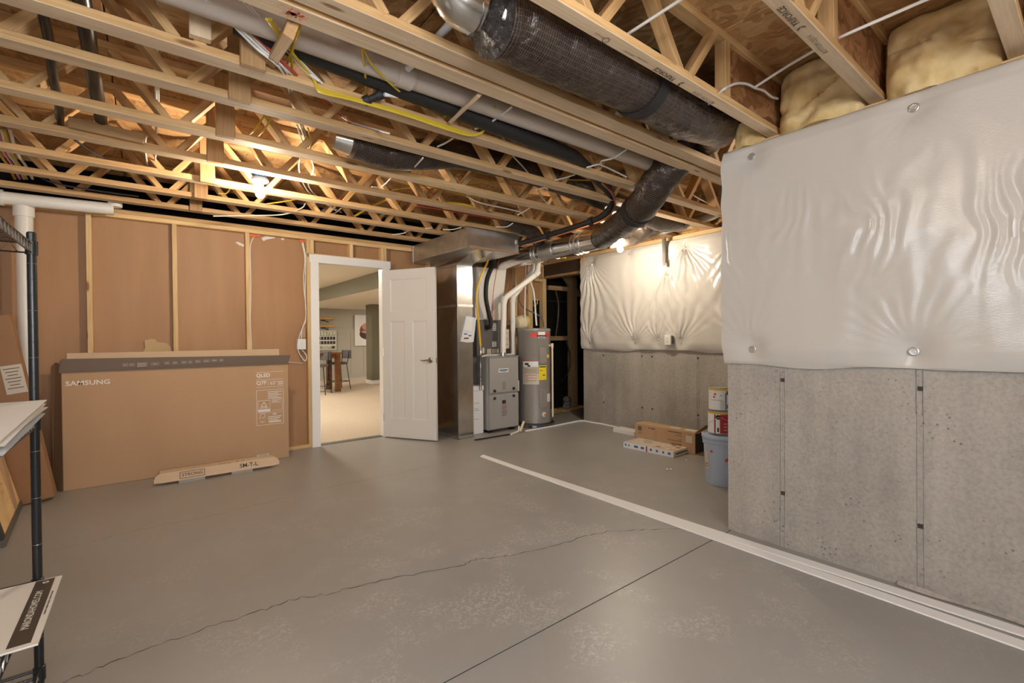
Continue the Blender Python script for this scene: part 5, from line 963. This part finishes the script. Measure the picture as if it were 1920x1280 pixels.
def can(z0, label, kind, dxy):
    c = bc+V((dxy[0], dxy[1], z0)); r = .0835; h = .19; s = thing('paint_can', label, 'paint can', c)
    MB().lathe(c, [(r-.002, 0), (r+.002, .002), (r+.002, .006), (r, .008), (r, h-.010), (r+.002, h-.008), (r+.002, h-.002), (r-.004, h), (r-.008, h-.007), (r-.02, h-.008), (r-.022, h-.004), (.01, h-.005)], 36).build('can_body', 'steel', s, smooth=True)
    MB().lathe(c, [(r+.0006, .009), (r+.0006, h-.026)], 36).build('paper_label', 'can_white', s, smooth=True); MB().lathe(c, [(r+.001, h-.026), (r+.001, h-.012)], 36).build('yellow_rim_band', 'can_yellow', s, smooth=True)
    if kind == 'red':
        wrap(c, r+.0012, r+.0012, .010, h-.027, .10, 1.6, 'can_red', 'label_panel', s); wrap(c, r+.0012, r+.0012, .010, h-.027, -.42, -.28, 'can_red', 'label_stripe', s); wrap(c, r+.0016, r+.0016, .02, .055, -.15, .02, 'ink', 'barcode', s, 4); wrap(c, r+.0016, r+.0016, .06, .12, -.18, .05, 'label_white', 'print', s, 4)
        dot(c, r+.001, -.05, h-.05, .020, 'ink', s, 'handle_ear')
        MB().tube(curve([c+(vw*math.cos(a_)+sw*math.sin(a_))*(r+.006)+V((0, 0, z_)) for a_, z_ in ((-.05, h-.05), (-.5, h-.075), (-1.0, h-.10), (-1.5, h-.11))], 4), .002, 6).tube(curve([c+(vw*math.cos(a_)+sw*math.sin(a_))*(r+.006)+V((0, 0, z_)) for a_, z_ in ((-.05, h-.05), (.4, h-.06), (.9, h-.08))], 4), .002, 6).build('wire_handle', 'steel', s)
        for z_ in (.03, .055, .08): wrap(c, r+.0018, r+.0018, z_, z_+.012, .45, .85, 'cap_pink', 'print', s, 4)
    else:
        wrap(c, r+.0012, r+.0012, .010, h-.045, .52, .64, 'can_blue', 'label_stripe', s); wrap(c, r+.0012, r+.0012, .010, h-.045, .95, 1.4, 'can_blue', 'label_panel', s); wrap(c, r+.0016, r+.0016, .02, .05, .70, .88, 'ink', 'barcode', s, 4); wrap(c, r+.0014, r+.0014, .02, .12, .66, .92, 'label_white', 'print', s, 4)
        for k in range(6): wrap(c, r+.0012, r+.0012, .02+.011*k, .024+.011*k, .05, .45, 'furnace_grey', 'print', s, 4)
        wrap(c, r+.0012, r+.0012, .085, .088, -.9, .3, 'ink_brown', 'print', s, 8); wrap(c, r+.0012, r+.0012, .12, .13, .05, .2, 'furnace_grey', 'print', s, 4)
        for a_, z_ in ((-.42, .135), (-.52, .112)): dot(c, r+.001, a_, z_, .009, 'ink_red', s)
        dot(c, r+.001, .86, h-.045, .019, 'ink', s, 'handle_ear')
can(.412, 'paint can with a red printed label on the blue bucket', 'red', (-.025, .02)); can(.604, 'paint can with a white and blue label, topmost of the stack', 'white', (-.02, .015))
q = P(1369, 925, X=2.93); o = MB().prism([(2.93, 1.475, 0), (2.96, 1.475, 0), (2.965, 1.475, .16), (2.945, 1.475, .235), (2.93, 1.475, .235)], (0, .016, 0)).build('board_scrap', 'label_white'); tag(o, 'torn white board scrap leaning at the corner of the concrete wall', 'board scrap')
for k, (px, py) in enumerate(((1287, 864), (1258, 881), (1251, 881))): p = P(px, py, Z=0); tag(blob((p.x, p.y, .008), .012, .010, .008, 'paint_chip', 'label_white', None, k, 5), 'tiny white chip lying on the floor near the flat white carton', 'chip', 'chips on the floor')

# ------------------------------------------------------------------ wire rack at the left
px_, py_ = -.298, 2.25
rk = thing('wire_rack', 'black wire shelving rack beside the leaning cartons', 'shelf', (px_-.18, py_-.45, 0))
RX, RY = .36, .92
for (x, y) in ((px_, py_), (px_-RX, py_), (px_, py_-RY), (px_-RX, py_-RY)):
    c = MB().tube([(x, y, .02), (x, y, 1.585)], .0127, 16); po = c.build('post', 'black_metal', rk, smooth=True)
    MB().lathe((x, y, 0), [(.016, 0), (.016, .012), (.008, .014), (.008, .022)], 12).build('foot', 'black_rubber', po, smooth=True)
    if (x, y) == (px_, py_):
        for k in range(58): MB().lathe((x, y, .05+k*.0265), [(.01285, 0), (.01315, .0008), (.01285, .0016)], 16).build('groove_ring', 'chrome_dark' if k % 3 == 0 else 'black_rubber', po) if k % 2 == 0 else None
    MB().lathe((x, y, 1.585), [(.0125, 0), (.010, .004), (.002, .005)], 12).build('cap', 'black_rubber', po, smooth=True)
def shelf(z):
    sh = MB(); x0, x1, y0, y1 = px_-RX, px_, py_-RY, py_; r = .003
    for dz in (0, -.032):
        for a_, b_ in (((x0, y0), (x1, y0)), ((x1, y0), (x1, y1)), ((x1, y1), (x0, y1)), ((x0, y1), (x0, y0))): sh.tube([(*a_, z+dz), (*b_, z+dz)], r, 6)
    root = sh.build('shelf', 'black_metal', rk, smooth=True)
    zz = MB()
    for x in (x0, x1):
        k = 0; y = y0+.02; pts = []
        while y < y1-.02: pts.append((x, y, z if k % 2 else z-.032)); k += 1; y += .022
        zz.tube(pts, .002, 5)
    for y in (y0, y1):
        k = 0; x = x0+.02; pts = []
        while x < x1-.02: pts.append((x, y, z if k % 2 else z-.032)); k += 1; x += .022
        zz.tube(pts, .002, 5)
    zz.build('truss_wire', 'steel', root, smooth=True)
    for k in range(27): y = y0+.02+k*(RY-.04)/26; MB().tube([(x0, y, z+.003), (x1, y, z+.003)], .0018, 5).build('deck_wire', 'black_metal', root)
    for x in (x0+.12, x0+.24): MB().tube([(x, y0, z-.002), (x, y1, z-.002)], .003, 5).build('support_wire', 'black_metal', root)
    for (x, y) in ((x0, y0), (x1, y0), (x0, y1), (x1, y1)): MB().lathe((x, y, z-.038), [(.0165, 0), (.0165, .045), (.0135, .047)], 14).build('collar', 'black_metal', root, smooth=True)
for z in (P(56, 456, Y=py_).z, .955, .402, .10): shelf(z)
# papers and signs on the rack
zs_ = .955+.006
for k, (x1, y1, y0, dz, rot) in enumerate(((-.262, 2.185, 1.55, .006, -.02), (-.285, 2.20, 1.56, .014, .02), (-.252, 2.17, 1.52, .024, -.015), (-.272, 2.205, 1.57, .038, .02), (-.256, 2.195, 1.56, .047, -.01), (-.270, 2.215, 1.58, .056, .012))):
    def fn(u, w, x1=x1, y1=y1, y0=y0, dz=dz, rot=rot, k=k):
        x = x1-.34+.34*u; y = y0+(y1-y0)*w; return (x+rot*(y-y0), y+rot*.3*(x-x1), zs_+dz*(.35+.65*w)+.004*math.sin(u*3+k))
    mb = MB().grid(fn, 8, 8); n0 = len(mb.v); mb.v += [v-V((0, 0, .0012)) for v in mb.v[:n0]]; mb.f += [tuple(i+n0 for i in f[::-1]) for f in mb.f[:]]
    o = mb.build('paper_sheet', 'paper' if k != 2 else 'bag_plastic', smooth=True); tag(o, 'loose white printed sheet in the stack on the wire rack shelf', 'paper', 'sheets stacked on the rack')
    if k == 5:
        for i in range(5): p = fn(.5-.06*i, .25, x1=x1); B(p[0]-.006, p[0]+.004, 1.75, 2.05-.04*(i % 2), p[2]+.002, p[2]+.0026).build('print', 'ink_brown', o)
cn = [P(*p_, Z=.425) for p_ in ((115, 1075), (73, 1201))]; xe = (cn[0].x+cn[1].x)/2; yt, yb = cn[0].y, cn[1].y
sg = thing('yard_sign', 'white yard sign with a dark band and web address lying on the rack shelf', 'sign', (xe-.3, (yt+yb)/2, .41))
zs2 = .414; B(xe-.61, xe, yb, yt, zs2, zs2+.005).build('panel', 'sign_white', sg)
B(xe-.062, xe-.016, yb+.018, yt-.006, zs2+.005, zs2+.0056).build('band', 'sign_dark', sg)
text('MARONDAHOMES.COM', .0235, (xe-.0405, (yt+yb)/2+.005, zs2+.0062), (0, 1, 0), (-1, 0, 0), 'sign_white', sg, bold=.0004, sx=1.0)
for k in range(26): y = (yt+yb)/2-.055+k*.0065; B(xe-.0115, xe-.0075, y, y+(.0045 if k % 5 else .002), zs2+.005, zs2+.0054).build('small_print', 'sign_dark', sg)
MB().lathe((xe-.036, yt-.030, zs2+.0056), [(.008, 0), (.008, .0004)], 14).build('emblem', 'sign_white', sg); B(xe-.039, xe-.033, yt-.034, yt-.027, zs2+.006, zs2+.0064).build('emblem_house', 'sign_dark', sg)

# ------------------------------------------------------------------ things leaning at the left end of the brown wall
def lean(name, c, wx, wy, h, tilt_x, tilt_y, m_, label, cat, yawz=0):
    R_ = Matrix.Rotation(yawz, 3, 'Z') @ Matrix.Rotation(tilt_x, 3, 'X') @ Matrix.Rotation(tilt_y, 3, 'Y'); s = thing(name, label, cat, c)
    ax, ay, az = R_ @ V((1, 0, 0)), R_ @ V((0, 1, 0)), R_ @ V((0, 0, 1)); lo = min((ax*i*wx/2+ay*j*wy/2).z for i in (-1, 1) for j in (-1, 1)); base = V(c)+V((0, 0, -lo+.001))
    o = MB().obox(base+az*h/2, ax*wx/2, ay*wy/2, az*h/2).build('carton_body', m_, s, bevel=.003); return s, base, ax, ay, az
s, base, ax, ay, az = lean('tall_carton', (-.655, 5.02, 0), .20, .13, 1.40, .03, -.155, 'cardboard_dark', 'tall narrow brown carton leaning left at the end of the stud wall', 'carton')
f = base-ay*.0655; MB().obox(f+az*.93+ax*.045, ax*.055, ay*.0008, az*.105).build('shipping_label', 'label_tan', s)
for k in range(7): MB().obox(f-ay*.001+az*(1.01-.024*k)+ax*.043, ax*(.042-.008*(k % 3)), ay*.0005, az*.003).build('print', 'ink_brown', s)
s, base, ax, ay, az = lean('tall_carton', (-.80, 4.72, 0), .16, .10, 1.25, .02, -.16, 'cardboard', 'slim paler brown carton leaning in front of the labelled tall carton', 'carton')
tag(member('plank', (-.93, 5.43, .0), (-.93, 5.43, 2.30), .03, .15, 'stud_wood', None, up=(0, 1, 0)), 'wide knotty yellow plank standing at the end of the brown wall', 'plank')
fr = thing('picture_frame', 'wood backed picture frame with dark edge leaning by the tall cartons', 'frame', (-.62, 3.9, 0))
fa, fb = P(13, 1003, Z=0), P(41, 938, Z=0); dd = (fb-fa).normalized(); up2 = (V((0, 0, 1))*.97+V((-1, .0, 0))*.22).normalized(); Lf = (fb-fa).length+.25; Hf = .58; th = dd.cross(up2).normalized()
o0 = fb-dd*Lf
def fbar(u0, u1, v0, v1, nm, m_, t0=0, t1=.02): MB().prism([o0+dd*Lf*u+up2*Hf*v+th*t0+V((0, 0, .001)) for u, v in ((u0, v0), (u1, v0), (u1, v1), (u0, v1))], th*(t1-t0)).build(nm, m_, fr)
fbar(0, 1, 0, .07, 'rail', 'coil_grey'); fbar(0, 1, .93, 1, 'rail', 'ink'); fbar(0, .07, 0.07, .93, 'stile', 'ink'); fbar(.93, 1, .07, .93, 'stile', 'ink'); fbar(.07, .93, .07, .93, 'backing', 'stud_wood', .006, .012)
# switch box and its cables on the last stud
p = P(566, 645, Y=WY+.02); s = thing('switch_box', 'white wall box with looping cables on the stud left of the door', 'switch', p)
B(p.x-.05, p.x+.035, WY-.012, WY+.05, p.z-.058, p.z+.058).build('box', 'white_plastic', s, bevel=.004); B(p.x-.018, p.x+.012, WY-.015, WY-.012, p.z-.033, p.z+.033).build('rocker', 'label_white', s, bevel=.002)
B(p.x+.0, p.x+.035, WY+.0, WY+.05, p.z+.07, p.z+.19).build('device_box', 'cardboard', s)
for k, pts in enumerate((((566, 455), (571, 478), (571, 500), (569, 520), (570, 545), (573, 570), (573, 600), (568, 612), (562, 628), (558, 645), (560, 660), (568, 673), (573, 676), (575, 668), (570, 660), (566, 656)), ((568, 455), (573, 480), (573, 510), (572, 540), (573, 575), (573, 598), (566, 618), (565, 635)), ((475, 445), (470, 458), (469, 480), (470, 520), (470, 560), (469, 600), (471, 640), (471, 655)))):
    cable('electrical_cable', [P(a_, b_, Y=WY-.004 if k < 2 else WY+.0) for a_, b_ in pts], .006, 'white_cable', ('white cable looping down the stud into and around the wall switch box', 'white cable dropping straight down the stud into the wall switch box', 'thin pale cable stapled down the stud above the television carton')[k], None, 'cable', 4)
cable('electrical_cable', [P(541, 679, Y=WY+.08), P(555, 680, Y=WY+.085), P(568, 681, Y=WY+.08)], .004, 'white_cable', 'short pale wire running level behind the corner of the television carton', None)

# ================================================================== FINISHED ROOM THINGS
tx, ty_ = 3.16, 11.2
tb_ = thing('pub_table', 'dark brown wooden counter height table in the carpeted room', 'table', (tx, ty_, .003))
B(tx-.45, tx+.38, ty_-.42, ty_+.42, .86, .90).build('table_top', 'dark_wood', tb_, bevel=.006); B(tx-.40, tx+.33, ty_-.36, ty_+.36, .77, .86).build('apron', 'dark_wood', tb_)
for x in (tx-.38, tx+.25): 
    for y in (ty_-.38, ty_+.26): B(x, x+.11, y, y+.11, .004, .86).build('leg', 'dark_wood', tb_, bevel=.004)
def stool(x, y, ang, label):
    s = thing('bar_stool', label, 'stool', (x, y, .003), None); R_ = Matrix.Rotation(ang, 3, 'Z')
    def w(a, b, c): return V((x, y, 0))+R_ @ V((a, b, c))
    MB().tube([w(0, 0, .60), w(0, 0, .605), w(0, 0, .64), w(0, 0, .655)], [.17, .195, .195, .18], 24).build('seat', 'stool_grey', s, smooth=True)
    for i in (-1, 1):
        for j in (-1, 1):
            MB().tube([w(.14*i, .14*j, .60), w(.20*i, .20*j, .004)], .010, 8).build('leg', 'black_metal', s)
        MB().tube([w(-.16, .13*i, .60), w(-.20, .15*i, .92)], .010, 8).build('back_post', 'black_metal', s)
    MB().tube([w(.186, .186, .2), w(.186, -.186, .2), w(-.186, -.186, .2), w(-.186, .186, .2), w(.186, .186, .2)], .009, 8).build('foot_ring', 'black_metal', s)
    MB().grid(lambda u, v: w(-.205+.03*(1-(2*u-1)**2)*-1, -.18+.36*u, .74+.19*v), 8, 2).build('backrest_front', 'stool_grey', s, smooth=True); b_ = MB()
    for k in range(8): b_.bar(w(-.215-.03*(1-(2*(k/8)-1)**2), -.18+.045*k, .835), w(-.215-.03*(1-(2*((k+1)/8)-1)**2), -.18+.045*(k+1), .835), .05, .20)
    b_.build('backrest', 'stool_grey', s)
stool(3.62, 11.32, math.pi+.2, 'grey upholstered metal bar stool on the picture side of the pub table'); stool(2.98, 10.62, math.pi/2-.6+math.pi, 'grey upholstered metal bar stool in front of the pub table near the doorway')
# scoreboard
s = thing('scoreboard', 'white framed vintage baseball scoreboard on the far wall of the carpeted room', 'scoreboard', (4.1, HY1-.04, .9)); yb_ = HY1-.03
a_, b_ = P(588, 620, Y=yb_), P(630, 655, Y=yb_); x0, x1, z0, z1 = a_.x-.2, b_.x, b_.z, a_.z
B(x0, x1, yb_-.03, yb_+.0, z0, z1).build('board', 'label_white', s); W_ = x1-x0; hh = z1-z0; n_ = 9
B(x0+.02, x1-.02, yb_-.032, yb_-.03, z1-hh*.27, z1-hh*.03).build('number_row', 'board_green', s)
for i in range(n_):
    xc = x0+.04+(W_-.06)*(i+.5)/n_; text(str(i+1), .13, (xc, yb_-.034, z1-hh*.15), (1, 0, 0), (0, 0, 1), 'label_white', s, 'numeral', bold=.004)
    for v in (.40, .63): B(xc-.035, xc+.035, yb_-.034, yb_-.03, z1-hh*(v+.08), z1-hh*(v-.09)).build('panel', 'board_dark', s)
B(x0+.02, x1-.02, yb_-.032, yb_-.03, z0+hh*.04, z0+hh*.20).build('count_row', 'board_green', s); text('OUT', .11, (x1-.28, yb_-.034, z0+hh*.12), (1, 0, 0), (0, 0, 1), 'label_white', s, bold=.003); text('STRIKE', .11, (x1-.85, yb_-.034, z0+hh*.12), (1, 0, 0), (0, 0, 1), 'label_white', s, bold=.003)
for xx in (x1-.58, x1-.09): B(xx-.035, xx+.035, yb_-.034, yb_-.03, z0+hh*.05, z0+hh*.19).build('panel', 'board_dark', s)
# bats on brackets
for k, py in enumerate((597, 611)):
    p = P(620, py, Y=HY1-.12); s = thing('baseball_bat', ('wooden bat on the upper wall bracket above the scoreboard', 'wooden bat on the lower wall bracket above the scoreboard')[k], 'bat', p); L_ = .95
    MB().tube([(p.x-L_+.12, HY1-.1, p.z), (p.x-L_+.5, HY1-.1, p.z), (p.x-.30, HY1-.1, p.z), (p.x-.02, HY1-.1, p.z), (p.x+.10, HY1-.1, p.z)], [.018, .02, .035, .04, .03], 14).build('bat', 'bat_wood', s, smooth=True)
    h = thing('wall_bracket', ('black bracket holding the upper bat', 'black bracket holding the lower bat')[k], 'bracket', (p.x-.2, HY1-.05, p.z)); MB().box(p.x-.24, p.x-.16, HY1-.13, HY1-.002, p.z-.075, p.z-.042).build('arm', 'ink', h, bevel=.003); MB().bar((p.x-.2, HY1-.1, p.z-.06), (p.x-.05, HY1-.06, p.z-.11), .03, .02).build('hook', 'ink', h)
# picture of a cap
a_, b_ = P(665, 590, Y=HY1-.05), P(712, 648, Y=HY1-.05); s = thing('cap_picture', 'white canvas picture of a reddish ball cap on the far wall', 'picture', ((a_.x+b_.x)/2, HY1-.04, b_.z))
B(a_.x, a_.x+1.15, HY1-.055, HY1-.019, P(665, 648, Y=HY1-.05).z, a_.z).build('canvas', 'canvas_white', s)
yc_ = HY1-.0556
def ell(px, py, rx, rz, m_, half=None, dy=0): c = P(px, py, Y=yc_); MB().prism([(c.x+rx*math.cos(t_), yc_-dy, c.z+rz*math.sin(t_)*(1 if half is None or math.sin(t_) > 0 else half)) for t_ in [2*math.pi*k/28 for k in range(28)]], (0, -.0008, 0)).build('printed_shape', m_, s)
ell(689, 626, .255, .17, 'cap_dark'); ell(689, 620, .25, .24, 'cap_red', .3, .001); ell(688, 612, .16, .11, 'cap_pink', None, .002); ell(691, 622, .22, .05, 'cap_pink', None, .003)

# ------------------------------------------------------------------ cables: say which ones
def _mid(o): v = [p_.co for p_ in o.data.vertices]; return sum((V(c) for c in v), V())/len(v)
for o in list(bpy.data.objects):
    if o.name.split('.')[0] != 'electrical_cable' or o.get('label') not in (WL, YL): continue
    c = _mid(o); col_ = 'white' if o['label'] == WL else 'yellow'
    if c.x < -.3: d_ = 'cable dropping between the joists beside the pink cable over the drain stack'
    elif (c-V((.68, 3.86, 2.45))).length < .95: d_ = 'cable hanging among the joist webs around the glowing porcelain bulb'
    elif c.x < .12 and c.y < 3.9: d_ = 'cable crossing the joists next to the thick black pipe'
    elif c.y < 2.42 and c.x < .95: d_ = 'cable slanting past the grey drain pipe to the nearest joist'
    elif c.x > 2.4 and c.y < 3.4: d_ = 'cable among the joists near the loop of black insulated line'
    elif c.y < 3.4: d_ = 'cable among the joists around the smaller black duct'
    elif c.x > 1.6: d_ = 'cable among the joists next to the flat trunk duct'
    else: d_ = 'cable over the joists along the top of the brown stud wall'
    o['label'] = col_+' electrical '+d_; o['group'] = col_+' '+d_
